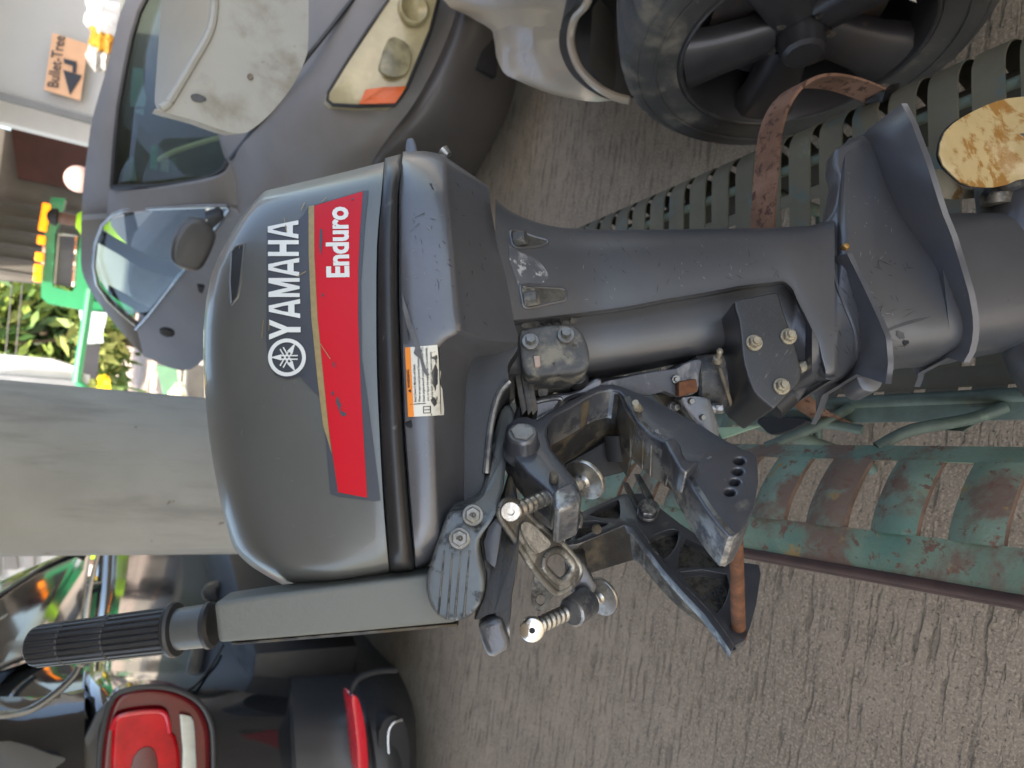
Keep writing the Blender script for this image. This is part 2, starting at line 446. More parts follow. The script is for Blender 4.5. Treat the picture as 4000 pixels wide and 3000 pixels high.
# ------------------------------------------------------------------ the outboard motor
YAW = rad(16)
NV = (math.sin(YAW) * CY - math.cos(YAW) * F).normalized()     # out of the near side, towards the viewer
BV = (math.cos(YAW) * CY + math.sin(YAW) * F).normalized()     # towards the back of the motor
O0 = P(2000, 1250, .85)
def N(x, y, h): return PP(x, y, NV, O0 + NV * float(h))
motor = root('outboard_motor', 'dark grey outboard motor with red striped cowl standing on the green bench', 'outboard motor', PZ(3900, 1050, .45))
def shell(name, rows, mat, parent=motor, k=2, angle=40, sub=True):
    """rows of (x, y, h): the near half of a body symmetric about the motor's middle plane; the far half is its mirror image"""
    g = [[N(x, y, h) for x, y, h in r] for r in rows]
    hh = [[Vector((h, 0, 0)) for x, y, h in r] for r in rows]
    if sub: g = refine(g, k); hh = refine(hh, k)
    bm = B()
    a = [[bm.verts.new(p) for p in r] for r in g]
    b = [[bm.verts.new(p - NV * 2 * max(q.x, .0005)) for p, q in zip(r, hr)] for r, hr in zip(g, hh)]
    nr, nc = len(a), len(a[0])
    near = []
    for i in range(nr - 1):
        for j in range(nc - 1):
            near.append(bm.faces.new((a[i][j], a[i][j + 1], a[i + 1][j + 1], a[i + 1][j])))
            bm.faces.new((b[i][j], b[i + 1][j], b[i + 1][j + 1], b[i][j + 1]))
    edge = [(0, j) for j in range(nc)] + [(i, nc - 1) for i in range(1, nr)] + [(nr - 1, j) for j in range(nc - 2, -1, -1)] + [(i, 0) for i in range(nr - 2, 0, -1)]
    for q in range(len(edge)):
        (i, j), (p, r) = edge[q], edge[(q + 1) % len(edge)]
        bm.faces.new((a[i][j], b[i][j], b[p][r], a[p][r]))
    bmesh.ops.recalc_face_normals(bm, faces=bm.faces)
    bvh = BVHTree.FromBMesh(bm)
    return link(name, bm, mat, parent, True, angle), bvh

# upper cowl
SC = [0, .02, .05, .1, .2, .35, .5, .65, .8, .9, .95, .98, 1]
FH = [.62, .83, .92, .965, .99, 1, 1, 1, .985, .955, .91, .81, .58]
TOPS = ([790, 850, 904, 976, 1049, 1139, 1248, 1446, 1627, 1736, 1880, 2025, 2124, 2170, 2215], [990, 940, 904, 868, 832, 806, 793, 795, 807, 821, 844, 877, 904, 931, 985])
rows = []
for tr, h in ((0, .165), (.012, .166), (.15, .166), (.35, .165), (.55, .161), (.7, .154), (.82, .142), (.91, .124), (.97, .100), (1, .070)):
    r = []
    for s, fh in zip(SC, FH):
        yb = lerp(633, 2252, s)
        xb = interp(s, [0, .23, .53, .84, 1], [1499, 1466, 1470, 1496, 1520])
        yt = lerp(790, 2215, s)
        xt = interp(yt, *TOPS)
        ya = interp(lerp(1499, 990, tr), [990, 1030, 1100, 1300, 1499], [790, 748, 730, 683, 633])
        yf = interp(lerp(1520, 985, tr), [985, 1060, 1150, 1350, 1520], [2215, 2262, 2302, 2290, 2252])
        y = lerp(ya, yf, s)
        r.append((lerp(xb, xt, tr), y, h * fh))
    rows.append(r)
cowl, cowl_bvh = shell('cowl', rows, m_cowl)

# rubber seal between the cowls
rows = []
for tr, h in ((0, .160), (.12, .170), (.5, .175), (.88, .170), (1, .158)):
    r = []
    for s, fh in zip(SC, FH):
        xb = interp(s, [0, .23, .53, .84, 1], [1503, 1470, 1474, 1500, 1522])
        xe = interp(s, [0, .1, .35, .65, .84, 1], [1572, 1556, 1556, 1575, 1598, 1622])
        r.append((lerp(xb, xe, tr), lerp(lerp(618, 600, tr), lerp(2252, 2244, tr), s), h * fh))
    rows.append(r)
shell('cowl_seal', rows, m_seal)

# lower cowl
rows = []
def low_end(y): return interp(y, [560, 741, 904, 1067, 1290, 1330, 1375, 1430, 1570, 2250], [1905, 1925, 1962, 1989, 2022, 1935, 1858, 1830, 1813, 1810])
YS = [590, 605, 640, 690, 760, 860, 980, 1100, 1210, 1290, 1330, 1375, 1430, 1500, 1650, 1850, 2050, 2150, 2210, 2240]
for tr, h in ((0, .160), (.03, .166), (.25, .167), (.46, .165), (.52, .162), (.56, .156), (.75, .132), (1, .100)):
    r = []
    for y in YS:
        s = (y - 590) / 1650
        x0 = interp(s, [0, .1, .35, .65, .84, 1], [1574, 1558, 1558, 1577, 1600, 1624])
        xe = low_end(y)
        x = lerp(x0, xe, tr)
        # aft edge slants in below the flange, fore edge follows the cowl
        ya = interp(x, [1574, 1640, 1705, 1925], [592, 590, 588, 738])
        yf = interp(x, [1624, 1810], [2240, 2150])
        yy = lerp(ya, yf, s)
        r.append((x, yy, h * interp(s, [0, .01, .04, .09, .2, .5, .85, .94, .98, 1], [.5, .72, .86, .95, 1, 1, .98, .92, .8, .55])))
    rows.append(r)
lower, lower_bvh = shell('lower_cowl', rows, m_cowl2, k=2)
# latch flange at the back of the lower cowl
bm = B()
prism(bm, [N(x, y, .060) for x, y in [(1579, 655), (1583, 560), (1588, 536), (1616, 535), (1625, 560), (1633, 600), (1637, 680), (1640, 760), (1575, 780)]], -NV * .10, .004)
link('latch_flange', bm, m_cowl2, motor)
bm = B(); cyl(bm, N(1730, 592, .03), N(1752, 612, .03), .009, .006, 12); link('drain_nipple', bm, m_cast, motor)
# inner pan seen in the cut-out of the lower cowl
bm = B()
pan = sp2([(1795, 1400), (1830, 1345), (1900, 1325), (2010, 1330), (2022, 1365), (1985, 1425), (1990, 1490), (1960, 1530), (1930, 1600), (1910, 1700), (1895, 1850), (1880, 1990), (1820, 2140), (1790, 2140)], 3)
prism(bm, [N(x, y, .092) for x, y in pan], -NV * .184, .006, 3)
link('engine_pan', bm, M('pan plastic', (.026, .028, .031), .5, 0, .15, 12, bump=.1, bs=300), motor)
bm = B(); tube(bm, smooth_path([N(x, y, .094) for x, y in [(1990, 1490), (1955, 1530), (1930, 1600), (1912, 1700), (1898, 1850)]]), .0035, 8); link('pan_edge', bm, m_cast, motor)
# discs of the upper mount under the pan
bm = B()
for xx, r_, hw in ((1998, .082, .05), (2022, .078, .05), (2040, .074, .05)):
    prism(bm, [N(x, y, hw) for x, y in [(xx, 1390), (xx + 20, 1380), (xx + 62, 1600), (xx + 40, 1625)]], -NV * 2 * hw, .002)
link('mount_plate', bm, m_castd, motor)

# decals on the cowl --------------------------------------------------
def decal(name, polys, bvh, off, mat, parent, maxlen=60, xf=None, label=None):
    bm = B()
    for poly in polys:
        bm.faces.new([bm.verts.new(Vector((x, y, 0))) for x, y in poly])
    return decal_bm(name, bm, bvh, off, mat, parent, maxlen, label)
def decal_bm(name, bm, bvh, off, mat, parent, maxlen=60, label=None):
    bmesh.ops.triangulate(bm, faces=bm.faces)
    for _ in range(7):
        es = [e for e in bm.edges if e.calc_length() > maxlen]
        if not es: break
        bmesh.ops.subdivide_edges(bm, edges=es, cuts=1)
        bmesh.ops.triangulate(bm, faces=bm.faces)
    for v in bm.verts:
        r = ray(v.co.x, v.co.y).normalized()
        loc, nrm, idx, dist = bvh.ray_cast(C, r)
        if loc is None:
            loc, nrm, idx, dist = bvh.find_nearest(C + r * .72)
        if nrm.dot(r) > 0: nrm = -nrm
        v.co = loc - r * off
    return link(name, bm, mat, parent, True, 60, norm=False, label=label)
navy = [(1040, 1330), (1042, 892), (1163, 860), (1185, 840), (1203, 808), (1228, 800), (1418, 745), (1440, 743), (1425, 880), (1410, 1100), (1413, 1400), (1432, 1530), (1487, 1955), (1460, 1958), (1320, 1940), (1290, 1930), (1272, 1720), (1255, 1560), (1225, 1400), (1200, 1395), (1195, 1430), (1170, 1470), (1120, 1482), (1075, 1465), (1048, 1425)]
D1, D2, D3 = .0012, .0019, .0026
deco = decal('decal_panel', [navy], cowl_bvh, D1, m_navy, cowl, 40)
decal('gold_stripe', [[(1205, 806), (1227, 801), (1228, 1000), (1240, 1241), (1264, 1482), (1282, 1663), (1296, 1775), (1280, 1720), (1262, 1663), (1240, 1482), (1216, 1241), (1206, 1000)]], cowl_bvh, D2, m_gold, cowl, 40)
decal('red_stripe', [[(1228, 804), (1417, 747), (1406, 900), (1399, 1050), (1398, 1241), (1410, 1542), (1434, 1944), (1321, 1923), (1300, 1780), (1283, 1663), (1265, 1482), (1241, 1241), (1229, 1000)]], cowl_bvh, D2, m_red, cowl, 40)
# chips in the red stripe
for pts in ([(1315, 1552), (1322, 1550), (1326, 1572), (1334, 1580), (1330, 1590), (1322, 1598), (1332, 1606), (1350, 1612), (1354, 1622), (1336, 1628), (1328, 1612), (1320, 1590), (1312, 1570)],
            [(1294, 1530), (1302, 1528), (1304, 1542), (1296, 1546)], [(1256, 1148), (1264, 1146), (1263, 1158), (1257, 1160)],
            [(1250, 895), (1258, 893), (1260, 930), (1256, 975), (1251, 1000), (1247, 960)], [(1372, 775), (1382, 774), (1382, 780), (1372, 781)],
            [(1300, 1415), (1306, 1412), (1308, 1436), (1302, 1434)]):
    decal('paint_chip', [pts], cowl_bvh, D3, m_navy, cowl, 60)
# lettering drawn stroke by stroke: u across the letter, v from the foot (0) to the head (1)
A_ = [[(0, 0), (.24, 0), (.36, .55), (.5, .86), (.64, .55), (.76, 0), (1, 0), (.66, 1), (.34, 1)], [(.22, .18), (.78, .18), (.72, .38), (.28, .38)]]
Y_ = [[(.37, 0), (.63, 0), (.63, .42), (1, 1), (.74, 1), (.5, .60), (.26, 1), (0, 1), (.37, .42)]]
M_ = [[(0, 0), (.2, 0), (.2, .62), (.43, 0), (.57, 0), (.8, .62), (.8, 0), (1, 0), (1, 1), (.74, 1), (.5, .38), (.26, 1), (0, 1)]]
H_ = [[(0, 0), (.26, 0), (.26, .40), (.74, .40), (.74, 0), (1, 0), (1, 1), (.74, 1), (.74, .62), (.26, .62), (.26, 1), (0, 1)]]
for ch, y0, y1 in ((Y_, 1327, 1248), (A_, 1243, 1168), (M_, 1160, 1086), (A_, 1080, 1007), (H_, 1000, 938), (A_, 932, 860)):
    polys = []
    for st in ch:
        polys.append([(lerp(lerp(1174, 1164, (1327 - y0) / 467), lerp(1051, 1045, (1327 - y0) / 467), v), lerp(y0, y1, u)) for u, v in st])
    decal('letter', polys, cowl_bvh, D3, m_white, cowl, 50)
# round emblem: ring and three crossed tuning forks
def ringpoly(cx, cy, r0, r1, n=40):
    out = []
    for k in range(n):
        a, b = 2 * math.pi * k / n, 2 * math.pi * (k + 1) / n
        out.append([(cx + r1 * math.cos(a), cy + r1 * math.sin(a)), (cx + r1 * math.cos(b), cy + r1 * math.sin(b)), (cx + r0 * math.cos(b), cy + r0 * math.sin(b)), (cx + r0 * math.cos(a), cy + r0 * math.sin(a))])
    return out
def bar(cx, cy, ang, r0, r1, off, w, w2=None):
    w2 = w if w2 is None else w2
    d = (math.cos(ang), math.sin(ang)); n_ = (-d[1], d[0])
    return [(cx + d[0] * r + n_[0] * (off + s), cy + d[1] * r + n_[1] * (off + s)) for r, s in ((r0, -w), (r1, -w2), (r1, w2), (r0, w))]
ecx, ecy = 1121, 1396
polys = ringpoly(ecx, ecy, 59, 74)
for k in range(3):
    a = rad(180 + 120 * k)
    polys += [bar(ecx, ecy, a, -42, 24, 7, 2.6), bar(ecx, ecy, a, -42, 24, -7, 2.6), bar(ecx, ecy, a, 22, 40, 0, 12, 7), bar(ecx, ecy, a, 40, 62, 0, 7, 1)]
decal('emblem', polys, cowl_bvh, D3, m_white, cowl, 40)

def text_bm(body, size, bold=0.0, shear=0.0, align='LEFT'):
    cu = bpy.data.curves.new('t', 'FONT')
    cu.body = body; cu.size = size; cu.offset = bold; cu.shear = shear; cu.align_x = align; cu.resolution_u = 3
    ob = bpy.data.objects.new('t', cu); COL.objects.link(ob)
    dg = bpy.context.evaluated_depsgraph_get()
    me = bpy.data.meshes.new_from_object(ob.evaluated_get(dg))
    bm = B(); bm.from_mesh(me)
    bpy.data.objects.remove(ob); bpy.data.curves.remove(cu); bpy.data.meshes.remove(me)
    return bm
def text_decal(name, body, x0, y0, x1, y1, capx, bvh, off, mat, parent, bold=0, shear=0, squeeze=None):
    """the baseline runs from (x0, y0) to (x1, y1) in the picture, capital letters are capx tall"""
    bm = text_bm(body, 1.0, bold, shear)
    w = max(v.co.x for v in bm.verts); h = .70
    L = Vector((x1 - x0, y1 - y0, 0)); d = L / w; n_ = Vector((L.y, -L.x, 0)).normalized()      # up of the letters
    for v in bm.verts:
        p = Vector((x0, y0, 0)) + d * v.co.x + n_ * (v.co.y / h * capx)
        v.co = p
    return decal_bm(name, bm, bvh, off, mat, parent, 60)
text_decal('letter', 'Enduro', 1361, 1086, 1356, 807, 84, cowl_bvh, D3, m_white, cowl, .035)
# air intake
bm = B()
vent = [(906, 985), (925, 960), (957, 953), (950, 1020), (940, 1110), (930, 1160), (905, 1192), (900, 1100)]
decal('air_intake', [vent], cowl_bvh, .0010, m_dark, cowl, 40)
bm = B()
pts = []
for x, y in resample(vent, 40):
    r = ray(x, y).normalized(); loc = cowl_bvh.ray_cast(C, r)[0]
    if loc is not None: pts.append(loc)
tube(bm, pts + [pts[0]], .0016, 6); link('intake_rim', bm, m_cowl, cowl)
# long scratches
for x0, y0, x1, y1, w in ((1230, 1310, 1290, 1402, 1.6), (1160, 1080, 1195, 1060, 1.5), (1030, 1250, 1022, 1320, 1.5), (1052, 1255, 1050, 1290, 1.2), (1175, 820, 1190, 790, 2), (1255, 790, 1275, 770, 1.5), (1110, 850, 1120, 905, 2)):
    L = math.hypot(x1 - x0, y1 - y0); nx, ny = -(y1 - y0) / L * w, (x1 - x0) / L * w
    decal('scratch', [[(x0 - nx * .4, y0 - ny * .4), (x1 - nx, y1 - ny), (x1 + nx, y1 + ny), (x0 + nx, y0 + ny)]], cowl_bvh, D3 + .0004, m_gold, cowl, 60)

# warning label on the lower cowl ---------------------------------------
lab = [(1582, 1357), (1640, 1353), (1708, 1347), (1713, 1400), (1716, 1440), (1722, 1452), (1719, 1500), (1728, 1520), (1731, 1560), (1735, 1600), (1734, 1621), (1660, 1626), (1594, 1629), (1588, 1500)]
dl = decal('warning_label', [lab], lower_bvh, .0010, m_lab, lower, 40)
decal('label_band', [[(1582, 1357), (1603, 1356), (1609, 1480), (1617, 1627), (1594, 1629), (1588, 1500)]], lower_bvh, .0015, m_orange, lower, 40)
text_decal('letter', 'WARNING', 1602, 1515, 1598, 1444, 10, lower_bvh, .002, m_black, lower, .03)
decal('warning_sign', [[(1605, 1534), (1594, 1527), (1605, 1519)]], lower_bvh, .002, m_black, lower)
for i, (tx, ln) in enumerate((('Read Owner\'s Manuals and labels.', 148), ('Wear an approved personal flotation device', 205), ('Attach engine shut-off cord (lanyard) to your PFD,', 215), ('arm, or leg so the engine stops if you accidentally', 212), ('leave the helm, which could prevent a runaway', 196), ('boat.', 22))):
    x0 = 1627 + i * 16.6
    text_decal('letter', tx, x0, 1570 - (0 if i < 3 else 4), x0 - ln * .035, 1570 - ln, 9.5, lower_bvh, .0016, m_black, lower, .012)
decal('label_rule', [[(1603, 1578), (1718, 1571), (1718, 1574), (1603, 1581)], [(1713, 1356), (1716, 1356), (1724, 1618), (1721, 1618)]], lower_bvh, .0016, m_black, lower)
decal('label_pictogram', [[(1655, 1587), (1680, 1586), (1680, 1589), (1655, 1590)], [(1655, 1600), (1680, 1599), (1680, 1602), (1655, 1603)], [(1655, 1612), (1680, 1611), (1680, 1614), (1655, 1615)], [(1653, 1587), (1656, 1587), (1656, 1615), (1653, 1615)], [(1680, 1586), (1684, 1586), (1684, 1614), (1680, 1614)]], lower_bvh, .0016, m_black, lower)
decal('label_tear', [[(1570, 1145), (1578, 1200), (1596, 1260), (1620, 1310), (1640, 1350), (1648, 1390), (1664, 1440), (1678, 1465), (1668, 1470), (1652, 1450), (1640, 1400), (1620, 1385), (1616, 1378), (1622, 1360), (1604, 1315), (1586, 1262), (1573, 1205)]], lower_bvh, .0021, M('scuff', (.10, .10, .105), .6, .1, .2, 60), lower, 40)
decal('scuff', [[(1578, 1612), (1596, 1616), (1606, 1640), (1612, 1665), (1604, 1672), (1590, 1668), (1580, 1650), (1574, 1630)]], lower_bvh, .0012, m_dark, lower, 40)
decal('scratch', [[(1676, 715), (1680, 716), (1697, 740), (1692, 738)], [(1684, 716), (1688, 716), (1690, 735), (1687, 735)], [(1618, 850), (1622, 850), (1660, 830), (1658, 834)], [(1600, 905), (1604, 903), (1640, 870), (1638, 874)], [(1590, 1290), (1594, 1290), (1600, 1330), (1597, 1330)]], lower_bvh, .0012, m_black, lower, 60)

# midsection ----------------------------------------------------------------
def aft(x): return interp(x, [1900, 1935, 1970, 2007, 2050, 2098, 2150, 2197, 2350, 2712, 3000, 3172, 3250], [740, 775, 808, 832, 852, 868, 881, 890, 898, 895, 890, 882, 860])
def ridge(x): return interp(x, [1900, 2036, 2259, 2422, 2603, 2784, 2904, 3000, 3060, 3096, 3115, 3145, 3199, 3215, 3300], [1275, 1259, 1232, 1211, 1175, 1145, 1120, 1111, 1104, 1133, 1181, 1241, 1356, 1470, 1470])
def fore(x): return interp(x, [1900, 2036, 2301, 2386, 2663, 2832, 2950, 3060, 3130, 3200, 3300], [1500, 1490, 1458, 1446, 1398, 1368, 1365, 1400, 1480, 1490, 1478])
rows = []
for x in (1935, 1965, 2000, 2040, 2100, 2180, 2300, 2450, 2600, 2750, 2880, 2960, 3020, 3060, 3085, 3100, 3115, 3145, 3175, 3199, 3225, 3260):
    a, rg, f_ = aft(x), ridge(x), fore(x)
    w = interp(x, [1935, 2000, 2100, 2300, 2700, 3100, 3260], [.105, .098, .088, .072, .062, .058, .056])
    deep = interp(x, [1900, 3100, 3199, 3220], [.022, .024, .012, 0])
    rg = min(rg, f_ - 24)
    r = []
    for s, k in ((0, .30), (.03, .56), (.10, .76), (.22, .90), (.42, .98), (.7, 1.0), (.93, .985), (.985, .96)):
        r.append((x, lerp(a, rg, s), w * k))
    w2 = w * .96 - deep
    r.append((x, rg + 3, w * .90 - deep * .45))
    r.append((x, rg + 12, w2))
    for s, k in ((.25, 1.02), (.5, 1.0), (.72, .90), (.88, .70), (.97, .42), (1, .25)):
        r.append((x, lerp(rg + 12, f_, s), w2 * k))
    rows.append(r)
mid, mid_bvh = shell('midsection', rows, m_leg, k=2)
# two bolt pockets
for pts, bc in (([(1995, 905), (2035, 907), (2085, 925), (2132, 938), (2141, 946), (2130, 957), (2080, 966), (2015, 968), (1999, 945)], (2012, 936)),
                ([(2034, 1116), (2080, 1120), (2150, 1124), (2195, 1127), (2212, 1140), (2214, 1160), (2205, 1174), (2150, 1186), (2100, 1197), (2050, 1203), (2040, 1170)], (2056, 1170))):
    decal('bolt_pocket', [sp2(pts, 3)], mid_bvh, .0008, M('pocket', (.06, .055, .045), .55, .3, .5, 40, bump=.5, bs=150, patches=[((.26, .25, .21), 30, .52, .66, .8, 0)]), mid, 30)
    bm = B()
    ring = []
    for x, y in resample(sp2(pts, 3), 44):
        loc = mid_bvh.ray_cast(C, ray(x, y).normalized())[0]
        if loc is not None: ring.append(loc)
    tube(bm, ring + [ring[0]], .0018, 6); link('pocket_edge', bm, m_leg, mid)
    loc, nrm, _, _ = mid_bvh.ray_cast(C, ray(*bc).normalized())
    bm = B(); cyl(bm, loc + NV * .001, loc + NV * .0055 + CX * .012, .0085, .008, 6); link('bolt', bm, m_corr, motor)
decal('corrosion', [sp2([(1990, 960), (2030, 985), (2090, 1010), (2130, 1050), (2140, 1085), (2110, 1110), (2060, 1105), (2030, 1125), (2012, 1080), (1992, 1020)], 3)], mid_bvh, .0006, M('salt bloom', (.085, .088, .096), .6, .2, .2, 20, patches=[((.30, .30, .30), 26, .50, .66, .85, 0), ((.30, .30, .29), 110, .54, .64, .85, 0)]), mid, 40)
decal('corrosion', [sp2([(2040, 1265), (2130, 1250), (2210, 1238), (2260, 1245), (2250, 1262), (2160, 1272), (2060, 1285)], 3)], mid_bvh, .0006, m_corr, mid, 30)
# upper mount boss with two bolts
bm = B()
boss = sp2([(2032, 1300), (2060, 1280), (2150, 1268), (2240, 1272), (2275, 1300), (2300, 1360), (2302, 1420), (2270, 1452), (2180, 1462), (2100, 1470), (2050, 1455), (2032, 1380)], 3)
prism(bm, [N(x, y, .081) for x, y in boss], -NV * .10, .022, 6)
link('upper_mount', bm, m_corr, motor)
for x, y in ((2072, 1335), (2210, 1310)):
    bolt('bolt', motor, N(x, y, .083), NV + CY * .15, .0058, .007, m_bolt, 1.6)
bm = B(); prism(bm, [N(x, y, .085) for x, y in [(2084, 1390), (2108, 1388), (2112, 1430), (2090, 1434)]], -NV * .02, .001); link('mount_tag', bm, M('pinkish tag', (.33, .25, .21), .7, 0, .2, 40), motor)
# lower mount cover with three nuts
bm = B()
cov = sp2([(2868, 1178), (2930, 1160), (3000, 1146), (3034, 1143), (3045, 1160), (3062, 1220), (3096, 1313), (3118, 1390), (3130, 1450), (3125, 1490), (3090, 1530), (3030, 1592), (3012, 1590), (2975, 1560), (2940, 1525), (2905, 1420), (2895, 1330), (2886, 1250)], 2)
prism(bm, [N(x, y, .082) for x, y in cov], -NV * .10, .022, 6)
link('lower_mount_cover', bm, M('worn black cover', (.040, .041, .043), .34, .35, .12, 10, bump=.12, bs=300, coat=.2, patches=[((.11, .11, .105), 60, .60, .72, .5, .2, 8, (1, 9, 1))]), motor)
m_nut = M('pale nut', (.34, .30, .22), .5, .45, .2, 60, patches=[((.15, .11, .07), 70, .6, .7, .8, 0)])
for x, y in ((2945, 1340), (3079, 1315), (3052, 1510)):
    bolt('nut', motor, N(x, y, .0825), NV, .0068, .006, m_nut, 1.3, nut=True)
bm = B(); cyl(bm, N(3020, 1600, .06), N(3080, 1545, .06), .012, .012, 14); link('mount_rubber', bm, m_grip, motor)
bm = B(); tube(bm, [N(x, y, .03) for x, y in [(3120, 1440), (3160, 1420), (3175, 1400)]], .006, 8); link('drain_stub', bm, m_nut, motor)

# gearcase ---------------------------------------------------------------
rows = []
def gaft(x): return interp(x, [3180, 3223, 3265, 3282, 3278, 3262, 3300, 3386, 3470], [880, 862, 802, 723, 690, 640, 555, 518, 560])
GA = ([3172, 3200, 3225, 3250, 3270, 3300, 3350, 3400, 3450, 3520, 3600, 3680, 3760], [884, 874, 860, 830, 790, 560, 532, 515, 560, 700, 830, 836, 835])
GF = ([3172, 3260, 3344, 3368, 3420, 3480, 3560, 3650, 3700, 3760], [1490, 1478, 1466, 1458, 1440, 1430, 1412, 1400, 1400, 1390])
rows = []
for x in (3172, 3200, 3240, 3268, 3274, 3300, 3340, 3400, 3460, 3540, 3620, 3700, 3760):
    a, f_ = interp(x, *GA), interp(x, *GF)
    w = interp(x, [3172, 3300, 3500, 3760], [.056, .054, .050, .050])
    rows.append([(x + (40 * (s - .5) if x > 3400 else 0), lerp(a, f_, s), w * k) for s, k in ((0, .10), (.02, .22), (.08, .36), (.2, .56), (.38, .80), (.55, .95), (.7, 1), (.82, .96), (.91, .80), (.97, .50), (1, .22))])
gear, gear_bvh = shell('gearcase', rows, m_leg, k=2, sub=True)
# trailing fin that curves back to the plate
bm = B()
fin = [(3172, 886), (3223, 864), (3255, 825), (3270, 790), (3281, 723), (3272, 680), (3259, 640), (3266, 575), (3330, 545), (3392, 516), (3440, 545), (3475, 720), (3530, 850), (3500, 960), (3200, 960)]
prism(bm, [N(x, y, .016) for x, y in fin], -NV * .032, .006, 3)
link('trailing_fin', bm, m_leg, motor)
# gearcase torpedo and skeg below the plate
bm = B()
pc = N(4080, 1150, 0)
lathe(bm, pc - BV * .16, BV, [(0, .004), (.012, .022), (.035, .040), (.075, .052), (.14, .058), (.22, .058), (.275, .054), (.285, .046)], 32)
link('torpedo', bm, m_leg, motor)
sk = [pc - BV * .09 + CX * .03, pc + BV * .09 + CX * .03, pc + BV * .06 + CX * .15, pc - BV * .01 + CX * .18, pc - BV * .03 + CX * .15]
bm = B(); prism(bm, [p + NV * .005 for p in sk], -NV * .010, .002); link('skeg', bm, m_leg, motor)
rows = []
for x in (3690, 3740, 3800, 3880, 3960, 4060):
    rows.append([(x + 60 * (s - .5), lerp(832, interp(x, [3690, 3780, 4060], [1392, 1378, 1325]), s), .052 * k) for s, k in ((0, .45), (.03, .62), (.1, .74), (.3, .92), (.55, 1), (.8, .95), (.92, .72), (.98, .42), (1, .2))])
shell('lower_gearcase', rows, m_leg, k=2)

# plates: anti-ventilation plate and splash plate, each with its far half behind the leg
def plate(name, body, edge, mat, hb, thick, parent=motor):
    """body: line where the plate leaves the casing; edge: its outer rim, both in picture points at heights hb and the measured reach"""
    n = 24
    def rs(pts):
        P_ = np.array(pts, float); d = np.r_[0, np.cumsum(np.hypot(*np.diff(P_, axis=0).T))]
        t = np.linspace(0, d[-1], n)
        return [(np.interp(q, d, P_[:, 0]), np.interp(q, d, P_[:, 1])) for q in t]
    bl, el = rs(body), rs(edge)
    rows = [[], [], [], []]
    for (bx, by), (ex, ey) in zip(bl, el):
        # reach: the rim point lies level with the body line along the motor's axis, so find the h where both have the same axial place
        pb = N(bx, by, hb)
        ub = (pb - O0).dot(CX)
        lo, hi = hb, .16
        for _ in range(30):
            md = (lo + hi) / 2
            if (N(ex, ey, md) - O0).dot(CX) > ub: lo = md
            else: hi = md
        h = (lo + hi) / 2
        pe = N(ex, ey, h)
        rows[0].append(pb - NV * hb + CX * 0); rows[1].append(pb); rows[2].append(pb.lerp(pe, .35) + CX * thick * .35); rows[3].append(pe + CX * thick * .6)
    # near half and mirrored far half as one slab
    def mir(p): return p - NV * 2 * ((p - O0).dot(NV))
    near = rows[3], rows[2], rows[1], rows[0]
    full = [list(r) for r in near] + [[mir(p) for p in rows[1]], [mir(p) for p in rows[2]], [mir(p) for p in rows[3]]]
    bm = B(); slab(bm, full, CX * thick)
    return link(name, bm, mat, parent, True, 50)
m_plate = M('plate paint', (.115, .118, .130), .30, .40, .08, 10, bump=.08, bs=500, patches=[((.30, .30, .28), 55, .70, .80, .6, 0)])
plate('anti_ventilation_plate', [(3394, 500), (3428, 537), (3452, 625), (3470, 711), (3524, 832), (3580, 925), (3621, 1000), (3640, 1090), (3672, 1172), (3705, 1253), (3717, 1362), (3700, 1398)],
      [(3506, 404), (3542, 470), (3575, 560), (3603, 633), (3663, 826), (3700, 915), (3735, 1030), (3772, 1157), (3785, 1240), (3787, 1300), (3777, 1365), (3748, 1416)], m_plate, .030, .007)
plate('splash_plate', [(3262, 1000), (3290, 1060), (3300, 1110), (3330, 1200), (3345, 1290), (3362, 1370), (3362, 1440), (3345, 1462)],
      [(3296, 990), (3320, 1040), (3350, 1100), (3378, 1160), (3415, 1240), (3448, 1320), (3456, 1420), (3445, 1500)], m_plate, .045, .006)
# underside tip of the splash plate that points down
bm = B(); prism(bm, [N(x, y, .020) for x, y in sp2([(3345, 1462), (3380, 1470), (3440, 1462), (3452, 1490), (3432, 1522), (3405, 1532), (3370, 1520), (3352, 1492)], 2)], -NV * .04, .004); link('splash_plate_tip', bm, m_plate, motor)
# seam and plugs
bm = B()
seam = []
for x, y in ((3174, 884), (3195, 910), (3215, 945), (3240, 1000), (3252, 1050), (3270, 1120), (3300, 1200), (3335, 1290), (3345, 1370), (3352, 1440)):
    loc = gear_bvh.ray_cast(C, ray(x, y).normalized())[0]
    if loc is not None: seam.append(loc)
tube(bm, smooth_path(seam, 4), .0022, 6); link('housing_seam', bm, m_plate, motor)
loc = gear_bvh.ray_cast(C, ray(3302, 965).normalized())[0]
bm = B(); lathe(bm, loc - NV * .004, NV, [(0, .0045), (.006, .0045), (.008, .003), (.0085, .001)], 14); link('plug', bm, M('brass plug', (.34, .20, .07), .45, .7, .2, 60), motor)
loc = gear_bvh.ray_cast(C, ray(3537, 1336).normalized())[0]
bm = B(); lathe(bm, loc - NV * .003, NV, [(0, .0035), (.0042, .0035)], 12); link('drain_hole', bm, m_dark, motor)
